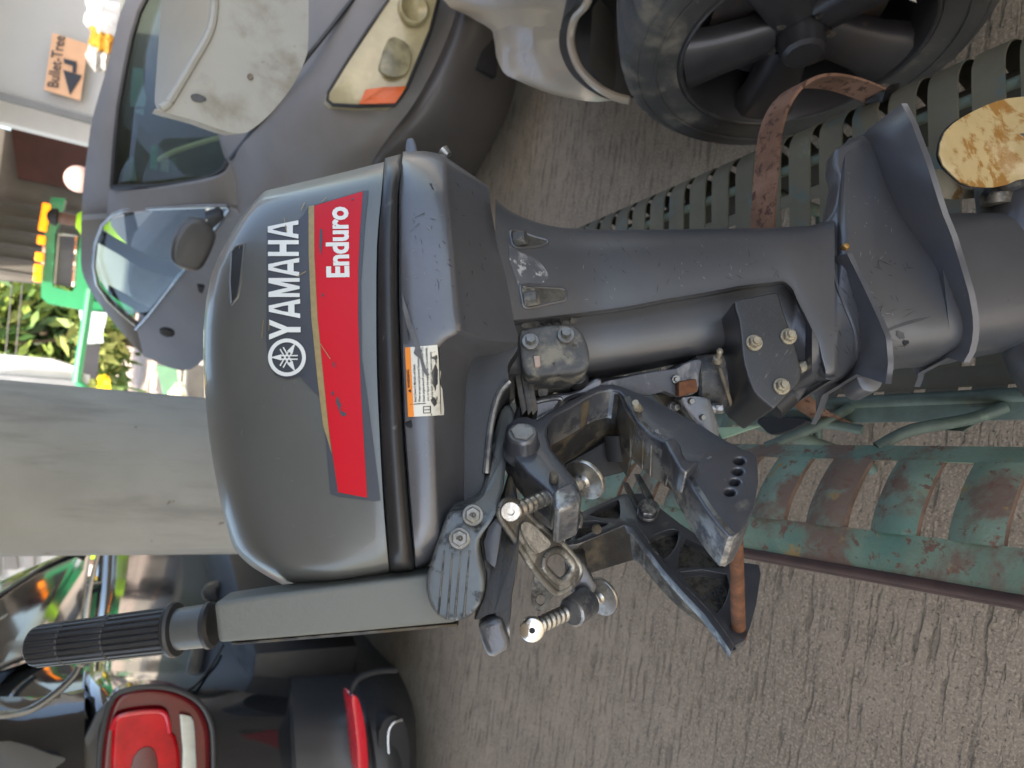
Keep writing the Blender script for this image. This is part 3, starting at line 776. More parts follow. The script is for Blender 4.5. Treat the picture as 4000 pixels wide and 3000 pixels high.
for pts in ([(3450, 1290), (3500, 1270), (3540, 1255), (3580, 1245), (3640, 1235), (3600, 1252), (3545, 1268), (3500, 1282), (3455, 1302)], [(3505, 1290), (3530, 1300), (3535, 1320), (3515, 1325), (3502, 1310)], [(3222, 1310), (3225, 1308), (3246, 1336), (3242, 1334)], [(3124, 1046), (3126, 1047), (3140, 1020), (3152, 1000), (3149, 1000), (3137, 1020)], [(3250, 1285), (3253, 1285), (3258, 1320), (3255, 1320)], [(3180, 1060), (3200, 1075), (3240, 1076), (3240, 1079), (3198, 1079), (3178, 1064)]):
    decal('scratch', [pts], gear_bvh, .001, M('faint mark', (.045, .045, .048), .5, .2, .2, 60), gear, 60)

rs = random.Random(11)
def scratches(name, n, x0, x1, y0f, y1f, bvh, parent, mat, lmin, lmax, w, ang=None):
    polys = []
    for _ in range(n):
        x = rs.uniform(x0, x1); y = rs.uniform(y0f(x), y1f(x)); a = rs.gauss(1.1, .7) if ang is None else rs.gauss(ang, .5); L = rs.uniform(lmin, lmax); ww = w * rs.uniform(.5, 1.2)
        dx, dy = math.cos(a) * L / 2, math.sin(a) * L / 2; nx, ny = -math.sin(a) * ww, math.cos(a) * ww
        polys.append([(x - dx, y - dy), (x + nx, y + ny), (x + dx, y + dy), (x - nx, y - ny)])
    o = decal(name, polys, bvh, .0009, mat, parent, 60); o['kind'] = 'stuff'
m_fine = M('pale scratch', (.20, .20, .19), .5, .2, .2, 60)
scratches('fine_scratches', 40, 2300, 3040, lambda x: aft(x) + 40, lambda x: ridge(x) - 30, mid_bvh, mid, m_black, 8, 40, 1.1)
scratches('fine_scratches', 26, 2100, 3000, lambda x: aft(x) + 30, lambda x: ridge(x) - 30, mid_bvh, mid, m_fine, 6, 26, 1.2)
scratches('fine_scratches', 60, 3230, 3560, lambda x: 1000, lambda x: 1400, gear_bvh, gear, m_black, 10, 70, 1.3)
scratches('fine_scratches', 34, 3300, 3500, lambda x: 620, lambda x: 1300, gear_bvh, gear, m_fine, 6, 30, 1.6)
scratches('fine_scratches', 44, 1590, 1900, lambda x: 700, lambda x: 1300, lower_bvh, lower, m_black, 8, 36, 1.2)
scratches('fine_scratches', 40, 1580, 1780, lambda x: 650, lambda x: 2050, lower_bvh, lower, m_fine, 6, 30, 1.3)
scratches('fine_scratches', 26, 930, 1480, lambda x: 900, lambda x: 2150, cowl_bvh, cowl, m_fine, 8, 50, 1.0)
# propeller -----------------------------------------------------------------
hub = N(4000, 760, 0) 
bm = B()
lathe(bm, N(3985, 860, 0), BV, [(0, .040), (.01, .043), (.07, .041), (.10, .036), (.105, .030)], 28)
link('propeller_hub', bm, m_corr, motor)
bm = B(); lathe(bm, N(3890, 800, .02), CY, [(0, .016), (.012, .018), (.02, .012)], 16); link('hub_flange', bm, m_castd, motor)
def blade(name, pts, d0, dxy, mat, thick):
    bm = B()
    n = 28
    out = resample(sp2(pts, 3), n)
    cx_ = sum(p[0] for p in out) / n; cy_ = sum(p[1] for p in out) / n
    rings = []
    for k in (0.03, .35, .7, .9, 1):
        ring = []
        for x, y in out:
            px_, py_ = lerp(cx_, x, k), lerp(cy_, y, k)
            fold = abs((px_ - 3922) * .9 + (py_ - 560) * .12) / 250
            ring.append(P(px_, py_, d0 + dxy[0] * (px_ - cx_) + dxy[1] * (py_ - cy_) - .035 * min(fold, 1) + .004 * k))
        rings.append(ring)
    fr = [[bm.verts.new(p) for p in r] for r in rings]
    bk = [[bm.verts.new(p + F * thick * (1.1 - .8 * k)) for p in r] for r, k in zip(rings, (0.03, .35, .7, .9, 1))]
    for A, flip in ((fr, 0), (bk, 1)):
        bm.faces.new(A[0] if not flip else A[0][::-1])
        for r0, r1 in zip(A, A[1:]):
            for k in range(n): bm.faces.new((r0[k], r0[(k + 1) % n], r1[(k + 1) % n], r1[k]))
    for k in range(n): bm.faces.new((fr[-1][k], fr[-1][(k + 1) % n], bk[-1][(k + 1) % n], bk[-1][k]))
    return link(name, bm, mat, motor, True, 60)
b1 = [(3668, 603), (3680, 535), (3705, 500), (3741, 470), (3826, 422), (3904, 392), (3960, 382), (4060, 380), (4130, 460), (4100, 640), (4040, 690), (3960, 705), (3925, 725), (3862, 732), (3800, 727), (3759, 717), (3705, 669), (3680, 640)]
blade('propeller_blade', b1, .87, (.00012, -.0002), m_prop, .008)
blade('propeller_blade', [(3634, 700), (3645, 675), (3664, 657), (3700, 680), (3760, 728), (3850, 745), (3880, 760), (3800, 774), (3700, 776), (3655, 752)], .93, (0, 0), m_propb, .008)
# dark worn rim of the near blade
bm = B()
rim = [(3830, 424), (3741, 472), (3705, 502), (3681, 538), (3669, 603), (3682, 640), (3706, 668), (3760, 716), (3810, 726), (3862, 731)]
rp = []
for x, y in sp2(rim, 4, False):
    cx_, cy_ = 3880, 570
    fold = abs((x - 3922) * .9 + (y - 560) * .12) / 250
    rp.append(P(x, y, .87 + .00012 * (x - cx_) - .0002 * (y - cy_) - .035 * min(fold, 1) + .006))
tube(bm, rp, [.0012 + .0022 * math.sin(math.pi * i / (len(rp) - 1)) for i in range(len(rp))], 8)
link('blade_edge', bm, M('chipped black edge', (.02, .02, .021), .6, 0, .3, 40), motor)

# tiller --------------------------------------------------------------------
TN = NV
def tl(x, y, d=.0): return P(x, y, lerp(.610, .645, min(1, max(0, (x - 800) / 1000))) + d)
bm = B()
prism(bm, [tl(832, 2356), tl(1000, 2330), tl(1350, 2284), tl(1700, 2238), tl(1760, 2300), tl(1784, 2434), tl(1400, 2470), tl(1000, 2503), tl(850, 2514)], F * .034, .005, 4)
link('tiller_arm', bm, M('tiller paint', (.108, .115, .107), .50, .2, .05, 6, bump=.25, bs=180, patches=[((.09, .095, .09), 40, .68, .76, .7, 0)]), motor)
bm = B(); prism(bm, [tl(900, 2512, .004), tl(1784, 2436, .004), tl(1790, 2446, .004), tl(1400, 2482, .004), tl(910, 2522, .004)], F * .028, .001); link('arm_underside', bm, m_castd, motor)
GA0, GA1 = tl(118, 2528, .016), tl(838, 2440, .016)
gax = (GA1 - GA0); GL = gax.length; gax.normalize()
def gr(t, r): return (t * GL, r * .91)
bm = B()
n = 44
a_, b_, ax_ = frame(gax)
prof = [(t, r * .91) for t, r in [(0.0, .006), (.006, .0135), (.03, .0182), (.06, .0200), (.2, .0204), (.208, .0196), (.216, .0205), (.44, .0212), (.448, .0203), (.456, .0213), (.76, .0222)]]
rings = []
for t, r in prof:
    ring = []
    for k in range(n * 2):
        g_ = .93 if (k % 4 == 0 and .05 < t) else 1.0
        ang = 2 * math.pi * k / (n * 2)
        ring.append(bm.verts.new(GA0 + ax_ * (t * GL) + (a_ * math.cos(ang) + b_ * math.sin(ang)) * r * g_))
    rings.append(ring)
for r0, r1 in zip(rings, rings[1:]):
    for k in range(n * 2): bm.faces.new((r0[k], r0[(k + 1) % (2 * n)], r1[(k + 1) % (2 * n)], r1[k]))
bm.faces.new(rings[0][::-1]); bm.faces.new(rings[-1])
link('tiller_grip', bm, m_grip, motor, True, 25)
bm = B(); lathe(bm, GA0, gax, [gr(.755, .0225), gr(.765, .0252), gr(.785, .0262), gr(.80, .0250), gr(.808, .0205)], 40); link('grip_flange', bm, m_grip, motor)
bm = B(); lathe(bm, GA0, gax, [gr(.80, .0198), gr(.97, .0205)], 32); link('grip_neck', bm, M('neck paint', (.075, .08, .08), .4, .2, .1, 20, coat=.2), motor)
bm = B(); lathe(bm, GA0, gax, [gr(.955, .0195), gr(.965, .0222), (GL * .985, .0202), (GL * 1.0, .0173)], 32); link('grip_collar', bm, m_grip, motor)

# tiller bracket
TB = lambda x, y, d=0: P(x, y, interp(y, [1550, 1750, 1900, 2000, 2430], [.80, .765, .70, .645, .62]) + d)
arm = sp2([(1990, 1585), (1955, 1605), (1925, 1720), (1904, 1814), (1874, 1934), (1800, 1985), (1753, 2000), (1717, 2090), (1681, 2199), (1663, 2283), (1681, 2368), (1723, 2416), (1777, 2431), (1844, 2404), (1886, 2338), (1892, 2259), (1874, 2181), (1874, 2108), (1925, 2030), (1962, 1930), (1975, 1830), (1990, 1740), (2010, 1640)], 3)
bm = B(); prism(bm, [TB(x, y, -.012) for x, y in arm], F * .045, .006, 4)
m_tb = M('bracket paint', (.125, .135, .135), .34, .35, .08, 9, bump=.2, bs=260, edge=(.05, .05, .055), patches=[((.035, .037, .04), 26, .57, .63, .5, .2), ((.26, .26, .25), 60, .70, .78, .5, .3)])
tb = link('tiller_bracket', bm, m_tb, motor)
for xa, ya, xb, yb in ((1736, 2150, 1712, 2402), (1766, 2160, 1748, 2420), (1800, 2152, 1776, 2425), (1834, 2150, 1812, 2410)):
    bm = B(); tube(bm, [TB(xa, ya, -.0120), TB((xa + xb) / 2, (ya + yb) / 2, -.0120), TB(xb, yb, -.0120)], .0009, 6); link('groove', bm, m_castd, tb)
for x, y in ((1847, 2012), (1795, 2103)):
    o = bolt('bolt', motor, TB(x, y, -.013), -ray(x, y), .0073, .007, m_bolt, 1.3)
    six = sp2([(6, -12), (-4, -12), (-9, -3), (-9, 7), (-4, 12), (4, 12), (9, 7), (8, 0), (2, -3), (-6, -1)], 3, False)
    bm = B(); tube(bm, [TB(x + p[1] * .8, y + p[0] * .8, -.0220) for p in six], .0008, 6); link('bolt_mark', bm, m_castd, o)
bm = B(); prism(bm, [TB(x, y, .006) for x, y in [(1862, 2445), (1925, 2420), (1962, 2418), (1978, 2470), (1992, 2502), (1990, 2547), (1935, 2572), (1903, 2570), (1882, 2512)]], F * .05, .006, 3); link('tiller_stop', bm, m_cast, motor)
bm = B()
prism(bm, [TB(x, y, .014) for x, y in sp2([(1890, 2040), (1960, 1960), (1990, 1850), (2010, 1900), (2030, 2050), (2022, 2200), (2000, 2330), (1992, 2440), (1960, 2450), (1930, 2400), (1885, 2415), (1850, 2420), (1890, 2330), (1898, 2240), (1880, 2150)], 2)], F * .06, .006, 3)
link('tiller_yoke', bm, m_castd, motor)
bm = B(); prism(bm, [TB(x, y, .004) for x, y in [(1905, 2060), (1945, 2010), (1965, 2040), (1950, 2150), (1936, 2230), (1896, 2190), (1886, 2120)]], F * .03, .004); link('yoke_cover', bm, m_navy, motor)

# swivel bracket, steering tube ------------------------------------------------
bm = B(); cyl(bm, P(2330, 1515, .85), P(2960, 1478, .85), .012, .012, 24); link('steering_tube', bm, m_leg, motor)
bm = B(); cyl(bm, P(2705, 1490, .835), P(2935, 1478, .835), .031, .033, 32, .003); link('tube_sleeve', bm, m_corr, motor)
bm = B(); prism(bm, [P(x, y, .80) for x, y in sp2([(2340, 1500), (2420, 1478), (2560, 1450), (2640, 1440), (2668, 1425), (2720, 1405), (2742, 1412), (2730, 1470), (2725, 1530), (2650, 1552), (2600, 1530), (2540, 1545), (2480, 1540), (2400, 1530)], 2)], F * .055, .006, 3); link('swivel_rail', bm, M('salted casting', (.075, .08, .092), .6, .2, .2, 12, bump=.5, bs=180, patches=[((.27, .27, .27), 16, .52, .66, .85, 0, 10, (1, 3, 1)), ((.05, .05, .052), 40, .66, .76, .7, 0)]), motor)
bm = B(); prism(bm, [P(x, y, .785) for x, y in [(2650, 1492), (2722, 1478), (2728, 1530), (2650, 1552)]], F * .05, .003); link('stop_block', bm, m_rust, motor)
bolt('bolt', motor, P(2640, 1482, .797), -F, .0030, .005, m_bolt, 1.6)
swh = sp2([(1995, 1690), (2010, 1620), (2030, 1585), (2080, 1560), (2160, 1540), (2240, 1530), (2290, 1500), (2340, 1475), (2350, 1515), (2290, 1562), (2190, 1622), (2135, 1680), (2080, 1710)], 3)
bm = B(); prism(bm, [P(x, y, .80) for x, y in swh], F * .05, .006, 3); link('swivel_bracket', bm, m_cast, motor)
for pts in ([(2040, 1600), (2090, 1572), (2190, 1556), (2170, 1600), (2150, 1640), (2060, 1690), (2020, 1680)], [(2205, 1570), (2240, 1550), (2310, 1535), (2250, 1575), (2180, 1620)]):
    bm = B(); tube(bm, [P(x, y, .7985) for x, y in sp2(pts, 4)] + [P(*sp2(pts, 4)[0], .7985)], .0026, 8); link('casting_rib', bm, m_cast, motor)
bm = B(); cyl(bm, P(2168, 1450, .83), P(2165, 1545, .825), .0082, .0085, 20); link('shaft', bm, M('dirty shaft', (.17, .155, .12), .4, .7, .3, 40, bump=.3, bs=200), motor)
bm = B(); lathe(bm, P(2258, 1495, .812), (P(2248, 1420, .77) - P(2258, 1495, .812)), [(-.006, .0105), (-.002, .0125), (.010, .0130), (.018, .0105), (.019, .008)], 24); link('rubber_mount', bm, m_grip, motor)
bolt('bolt', motor, P(2252, 1456, .792), (P(2248, 1420, .77) - P(2258, 1495, .812)), .0072, .009, m_rust, 1.1)
bm = B(); prism(bm, [P(x, y, .795) for x, y in [(2097, 1512), (2140, 1508), (2142, 1545), (2104, 1552)]], F * .03, .003); link('stop_lug', bm, m_corr, motor)
# rating plate with part of its print showing
bm = B(); prism(bm, [P(x, y, .7965) for x, y in [(2078, 1640), (2120, 1622), (2200, 1592), (2210, 1600), (2130, 1680), (2115, 1688)]], F * .002); rpl = link('rating_plate', bm, m_navy, motor)
def holed(bm, outer_, holes, f, vec, bevel=0.0):
    loops = [outer_] + list(holes)
    fr_e, bk_e, side, fb_ = [], [], [], []
    for lp in loops:
        a = [bm.verts.new(f(x, y)) for x, y in lp]; b = [bm.verts.new(v.co + vec) for v in a]
        n = len(a)
        for k in range(n):
            j = (k + 1) % n
            fr_e.append(bm.edges.new((a[k], a[j]))); bk_e.append(bm.edges.new((b[k], b[j])))
            side.append(bm.faces.new((a[k], a[j], b[j], b[k])))
    for es in (fr_e, bk_e): bmesh.ops.triangle_fill(bm, use_beauty=True, edges=es, normal=vec)
    bmesh.ops.recalc_face_normals(bm, faces=bm.faces)
    if bevel: bmesh.ops.bevel(bm, geom=fr_e, offset=bevel, segments=3, profile=.5, affect='EDGES', clamp_overlap=True)
class Flat:
    def __init__(s, d): s.d = d
    def ray_cast(s, c, r):
        t = s.d / r.dot(F)
        return C + r * t, -F, 0, t
text_decal('letter', 'YAMAHA', 2100, 1646, 2150, 1618, 11, Flat(.7955), .0006, m_white, rpl, .02)
decal('print_box', [[(2108, 1652), (2146, 1632), (2152, 1644), (2116, 1664)]], Flat(.7955), .0006, m_white, rpl)
text_decal('letter', '6B4K', 2116, 1662, 2148, 1645, 10, Flat(.7945), .0006, m_black, rpl, .02)

# clamp brackets ------------------------------------------------------------------
LV = (-.77 * CY + .63 * F).normalized()          # from the near bracket to the far one
NB0 = P(2500, 1600, .765)
FB0 = P(2600, 2200, .885)
def nb(x, y, o=0.0): return PP(x, y, LV, NB0 + LV * o)
def fb(x, y, o=0.0): return PP(x, y, LV, FB0 + LV * o)
Cpoly = [(2100, 1640), (2135, 1612), (2229, 1562), (2290, 1528), (2337, 1505), (2392, 1497), (2440, 1512), (2518, 1542), (2603, 1585), (2735, 1657), (2844, 1723), (2904, 1753), (2937, 1763), (2960, 1785), (2964, 1880), (2950, 1960), (2935, 2010), (2898, 2078), (2868, 2100), (2844, 2098),
         (2800, 2050), (2753, 1988), (2711, 1922), (2668, 1850), (2645, 1790), (2605, 1735), (2542, 1704), (2490, 1652), (2462, 1600), (2442, 1555), (2418, 1530), (2385, 1522), (2337, 1532), (2290, 1555), (2229, 1592), (2165, 1625), (2138, 1660), (2134, 1700), (2150, 1753), (2200, 1814), (2250, 1874), (2268, 1916), (2266, 1938), (2165, 1962), (2150, 1922), (2060, 1844), (1995, 1765), (1968, 1715), (1980, 1660), (2020, 1628), (2060, 1625)]
def circ(cx_, cy_, r, n=20, k=1.0): return [(cx_ + r * math.cos(2 * math.pi * i / n), cy_ + r * k * math.sin(2 * math.pi * i / n)) for i in range(n)]
bm = B(); holed(bm, Cpoly, [circ(x, y, 21, 20, .68) for x, y in ((2888, 1800), (2882, 1841), (2870, 1882), (2851, 1922))], nb, LV * .042, .0035)
near = link('clamp_bracket', bm, m_cast, motor)
# deep web of the hook
web = [(2078, 1650), (2120, 1625), (2229, 1576), (2337, 1517), (2392, 1508), (2434, 1530), (2452, 1585), (2490, 1652), (2480, 1660), (2440, 1600), (2418, 1545), (2385, 1530), (2337, 1540), (2229, 1600), (2165, 1634), (2142, 1662), (2140, 1700), (2156, 1753), (2250, 1874), (2240, 1880), (2140, 1760), (2125, 1700)]
bm = B(); prism(bm, [nb(x, y, .004) for x, y in web], LV * .082, .003, 2)
link('hook_web', bm, m_castd, near)
fa = [(2438, 1556), (2462, 1600), (2492, 1650), (2543, 1703), (2604, 1736), (2647, 1792), (2670, 1851), (2713, 1922), (2755, 1988), (2801, 2050), (2845, 2098)]
fb2 = [(2425, 1735), (2446, 1768), (2485, 1810), (2534, 1853), (2590, 1890), (2632, 1922), (2670, 1953), (2715, 1993), (2760, 2034), (2808, 2073), (2848, 2108)]
bm = B(); slab(bm, [smooth_path([nb(x, y, .001) for x, y in fa], 3), smooth_path([nb(x, y, .05) for x, y in fb2], 3)], CX * .006 + CY * .003); ff = link('front_flange', bm, m_castd, near)  # same casting as the bracket, its shade put into the darker colour
for k, (x, y, x2, y2) in enumerate(((2470, 1620, 2462, 1785), (2515, 1678, 2508, 1830), (2545, 1708, 2540, 1858), (2625, 1770, 2600, 1898), (2690, 1888, 2672, 1956))):
    bm = B(); tube(bm, [nb(x, y, .003), nb(x2, y2, .049)], .0014, 6); link('flange_rib', bm, m_castd, near)
lug = [(2592, 1722), (2612, 1708), (2640, 1712), (2660, 1740), (2672, 1790), (2700, 1800), (2735, 1798), (2700, 1830), (2680, 1850), (2655, 1830), (2630, 1790)]
bm = B(); prism(bm, [nb(x, y, -.012) for x, y in lug], LV * .03, .004, 3); link('stop_lug', bm, m_cast, near)
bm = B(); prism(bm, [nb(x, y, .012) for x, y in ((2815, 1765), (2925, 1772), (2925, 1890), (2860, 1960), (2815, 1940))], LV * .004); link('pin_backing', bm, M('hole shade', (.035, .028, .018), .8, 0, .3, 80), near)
# pivot boss with its big hex
bm = B(); lathe(bm, nb(2040, 1690, -.0160), LV, [(0, .0138), (.0012, .0152), (.004, .0160), (.013, .0170), (.018, .0195), (.03, .0195)], 36); link('pivot_boss', bm, m_cast, near)
bm = B(); lathe(bm, nb(2040, 1690, -.0155), -LV, [(0, .0118), (.0022, .0118), (.0028, .0110)], 6); link('pivot_bolt', bm, M('flaking grey bolt', (.20, .21, .21), .4, .3, .2, 40, patches=[((.10, .11, .125), 30, .5, .56, .4, .3)]), near)
# screw boss
bm = B(); prism(bm, [nb(x, y, -.006) for x, y in [(2158, 1925), (2170, 1905), (2238, 1872), (2262, 1902), (2272, 1940), (2262, 1962), (2190, 1992), (2166, 1992)]], LV * .05, .006, 3); link('screw_boss', bm, m_cast, near)
bolt('grease_nipple', near, nb(2163, 1872, -.003), -LV, .0042, .006, m_castd, 1.1, 12)
bm = B(); cyl(bm, nb(2488, 1588, -.008), nb(2497, 1604, .004), .0045, .0052, 12); cyl(bm, nb(2482, 1572, -.016), nb(2488, 1588, -.008), .0035, .004, 10); link('grease_fitting', bm, m_nut, near)
# far bracket
Fface = [(2205, 2130), (2212, 2070), (2229, 2030), (2283, 1995), (2360, 1960), (2434, 1929), (2512, 1928), (2579, 1985), (2657, 2046), (2750, 2108), (2844, 2167), (2904, 2198), (2964, 2206), (2972, 2241), (2954, 2362), (2930, 2450), (2912, 2500), (2868, 2524), (2856, 2548),
         (2826, 2500), (2753, 2400), (2669, 2312), (2590, 2222), (2520, 2128), (2470, 2062), (2440, 2050), (2330, 2097), (2250, 2128)]
Fpock = [[(2301, 2010), (2395, 1960), (2418, 1958), (2422, 2016), (2399, 2024)], [(2250, 2100), (2282, 2036), (2365, 2040), (2370, 2050), (2320, 2072), (2264, 2100)], [(2216, 2108), (2222, 2052), (2240, 2046), (2244, 2056), (2230, 2106)],
         [(2535, 2104), (2605, 2070), (2650, 2073), (2640, 2133), (2603, 2176), (2582, 2176), (2542, 2139)], [(2648, 2212), (2680, 2100), (2806, 2182), (2830, 2200), (2822, 2216), (2668, 2216)], [(2658, 2234), (2838, 2242), (2838, 2338), (2808, 2386), (2792, 2390), (2744, 2338)]]
bm = B(); holed(bm, Fface, [sp2(q, 2) for q in Fpock], fb, LV * .014, .003)
far = link('clamp_bracket', bm, m_cast, motor)
bm = B(); prism(bm, [fb(x, y, .0145) for x, y in Fface], LV * .006); link('bracket_back', bm, m_castd, far)  # dark sheet gives the rib pockets their shade
fa = [(2212, 2129), (2250, 2127), (2330, 2096), (2440, 2049), (2471, 2061), (2521, 2127), (2591, 2221), (2670, 2311), (2754, 2399), (2828, 2500), (2856, 2546)]
fb2 = [(2229, 2244), (2265, 2250), (2338, 2229), (2434, 2199), (2482, 2190), (2515, 2222), (2590, 2312), (2669, 2388), (2753, 2446), (2832, 2526), (2858, 2553)]
bm = B(); slab(bm, [smooth_path([fb(x, y, .002) for x, y in fa], 3), smooth_path([fb(x, y, .055) for x, y in fb2], 3)], CX * .006 + CY * .003); link('front_flange', bm, m_castd, far)
for k in range(5):
    x, y = 2521 + k * 38, 2127 + k * 48
    bm = B(); cyl(bm, fb(x, y, .004), fb(x - 4, y + 92 - 9 * k, .054), .0022, .0022, 8); link('flange_rib', bm, m_castd, far)
bm = B(); prism(bm, [fb(x, y, .010) for x, y in ((2208, 2130), (2262, 2118), (2286, 2150), (2300, 2240), (2250, 2270), (2215, 2240))], LV * .03, .004, 3); link('screw_arm', bm, m_castd, far)
bm = B(); lathe(bm, P(2330, 2065, .86), -F, [(0, .006), (.006, .0055), (.007, .004)], 14); link('cross_head_screw', bm, m_castd, far)
bm = B(); lathe(bm, fb(2530, 2006, .008), -LV, [(0, .0155), (.010, .0150), (.014, .0140)], 28); link('pivot_boss', bm, m_cast, far)
bolt('pivot_bolt', far, fb(2528, 2004, -.006), -LV, .0110, .007, m_cast, 1.2)
bm = B()
prism(bm, [fb(x, y, -.002) for x, y in [(2430, 1880), (2455, 1885), (2500, 1970), (2560, 2000), (2560, 2030), (2500, 2020), (2470, 1960)]], LV * .004, .001)
prism(bm, [fb(x, y, -.002) for x, y in [(2478, 1850), (2500, 1850), (2552, 1940), (2560, 1990), (2540, 1985)]], LV * .004, .001)
link('lock_link', bm, m_castd, far)
# clamp screws -----------------------------------------------------------------
def screw(parent, a, b, da, db, r, pad, pn, thread0=0.0, thread1=1.0):
    A, Bp = P(*a, da), P(*b, db)
    L = Bp - A
    prof = []
    nT = 15
    for k in range(nT):
        t0 = L.length * k / nT
        t1 = L.length / nT
        prof += [(t0, r * .84), (t0 + t1 * .35, r), (t0 + t1 * .6, r), (t0 + t1 * .95, r * .84)]
    bm = B(); lathe(bm, A, L, prof, 20)
    s = link('clamp_screw', bm, m_steel, parent, True, 25)
    px_, py_, pd_, pr_ = pad
    bm = B(); lathe(bm, P(px_, py_, pd_) - pn * .008, pn, [(0, .005), (.003, .007), (.0045, pr_ * .96), (.006, pr_), (.0085, pr_), (.0095, pr_ * .94), (.008, pr_ * .5)], 40)
    link('screw_pad', bm, m_steel, s)
    return s
sdir = (P(2290, 1870, .74) - P(2010, 2005, .655)).normalized()
s1 = screw(near, (2005, 2000), (2300, 1868), .655, .735, .0078, (2290, 1872, .722, .0222), (sdir + .25 * CY).normalized())
s2 = screw(far, (2085, 2452), (2345, 2330), .745, .82, .0090, (2350, 2328, .812, .0230), (sdir + .05 * CY).normalized())
bm = B(); lathe(bm, P(2300, 2345, .795) - sdir * .034, sdir, [(0, .0140), (.002, .0165), (.030, .0168), (.032, .0150)], 28); prism(bm, [P(x, y, .80) for x, y in [(2210, 2200), (2270, 2180), (2335, 2290), (2310, 2350), (2245, 2330)]], F * .03, .005, 3); link('screw_boss', bm, m_cast, far)
bm = B()
ec = P(2078, 2455, .742)
a_, b_, ax_ = frame(-F)
lathe(bm, ec - F * .0065, F, [(0, .0112), (.0012, .0128), (.0085, .0128), (.010, .0112)], 28); link('screw_head', bm, m_shiny, s2)
bm = B(); lathe(bm, ec - F * .0068, F, [(0, .0032), (.002, .0032)], 16); link('head_hole', bm, m_dark, s2)
# lever of the near screw
outer = sp2([(1952, 1985), (1968, 1962), (2000, 1955), (2030, 1975), (2080, 2030), (2180, 2110), (2235, 2170), (2264, 2210), (2262, 2250), (2235, 2285), (2190, 2312), (2165, 2308), (2130, 2275), (2080, 2215), (2020, 2120), (1965, 2040), (1950, 2010)], 3)
inner = sp2([(2125, 2180), (2150, 2155), (2185, 2150), (2228, 2190), (2236, 2215), (2222, 2245), (2195, 2272), (2175, 2268), (2145, 2240), (2122, 2210)], 3)
def dl_(x, y): return lerp(.640, .715, min(1, max(0, (x - 1950) / 320)))
bm = B(); holed(bm, outer, [inner], lambda x, y: P(x, y, dl_(x, y)), F * .014, .004); lev = link('screw_lever', bm, m_lever, s1, True, 60)
bm = B(); q_ = [P(x, y, dl_(x, y) + .001) for x, y in inner]; tube(bm, q_ + [q_[0]], .0042, 8); q_ = [P(x, y, dl_(x, y) + .003) for x, y in outer]; tube(bm, q_ + [q_[0]], .0035, 8); link('lever_rim', bm, m_lever, s1, True, 60)
decal('lever_hollow', [sp2([(2035, 2062), (2050, 2040), (2080, 2050), (2140, 2105), (2150, 2130), (2125, 2150), (2095, 2160), (2060, 2120)], 3)], type('Q', (), {'ray_cast': staticmethod(lambda c, r: (C + r * (dl_(*pxof(C + r)) / r.dot(F)), -F, 0, 1))}), .004, M('bare alloy', (.42, .42, .40), .34, .8, .3, 60, bump=.6, bs=200), s1, 30)
bm = B(); lathe(bm, P(1995, 1997, .638), -F, [(0, .0085), (.003, .0085), (.0034, .0035), (.0005, .003)], 20); link('lever_pin', bm, m_steel, s1)
# tag with a hole
bm = B(); holed(bm, sp2([(2085, 2262), (2110, 2235), (2170, 2300), (2150, 2345), (2135, 2375), (2110, 2388), (2085, 2375), (2074, 2340), (2078, 2290)], 3), [circ(2111, 2345, 17, 16, 1.25)], lambda x, y: P(x, y, .80), F * .004); link('lock_tag', bm, m_castd, far, True, 30)
text_decal('casting_mark', '682K', 2752, 2350, 2828, 2306, 22, type('Q', (), {'ray_cast': staticmethod(lambda c, r: (PP(*pxof(C + r), LV, FB0 + LV * .0145), -LV, 0, 1))}), .0006, m_cast, far, .02)
# tilt pin between the brackets
bm = B(); cyl(bm, nb(2874, 2085, .03), fb(2885, 2462, .01), .0066, .0084, 20); link('tilt_pin', bm, m_rust, motor)
bm = B(); lathe(bm, fb(2885, 2462, .0), LV, [(0, .0105), (.01, .0115), (.02, .0105)], 20); link('pin_collar', bm, m_rust, motor)
# dark bridge between the brackets, behind the screw pad
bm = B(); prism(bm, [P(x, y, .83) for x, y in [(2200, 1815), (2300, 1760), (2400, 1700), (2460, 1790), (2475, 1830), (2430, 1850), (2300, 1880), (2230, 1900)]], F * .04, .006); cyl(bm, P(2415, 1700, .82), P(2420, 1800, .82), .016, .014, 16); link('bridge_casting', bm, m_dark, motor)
bm = B(); prism(bm, [P(x, y, .82) for x, y in [(2090, 1900), (2150, 1920), (2190, 1990), (2195, 2110), (2170, 2130), (2080, 2030)]], F * .04, .006); link('bridge_tube', bm, m_castd, motor)
# lock plate by the near bracket
bm = B(); prism(bm, [P(x, y, .795) for x, y in sp2([(2657, 1562), (2690, 1548), (2730, 1548), (2775, 1560), (2790, 1609), (2806, 1660), (2808, 1720), (2755, 1690), (2705, 1640)], 2)], F * .035, .003, 2); lk = link('lock_plate', bm, m_cast, motor)
for x, y in ((2699, 1567), (2744, 1630)): bolt('rivet', lk, P(x, y, .794), -F, .0032, .004, m_bolt, 1.1, 14)
bolt('bolt', lk, P(2790, 1596, .81), (CX - .3 * F), .006, .008, m_cast, 1.1)
bolt('bolt', motor, P(2630, 1590, .815), -F + CX * .3, .0042, .008, m_cast, 1.5)
bm = B(); prism(bm, [P(x, y, .84) for x, y in [(2560, 1540), (2650, 1545), (2700, 1650), (2640, 1640)]], F * .03, .003); link('link_plate', bm, m_castd, motor)
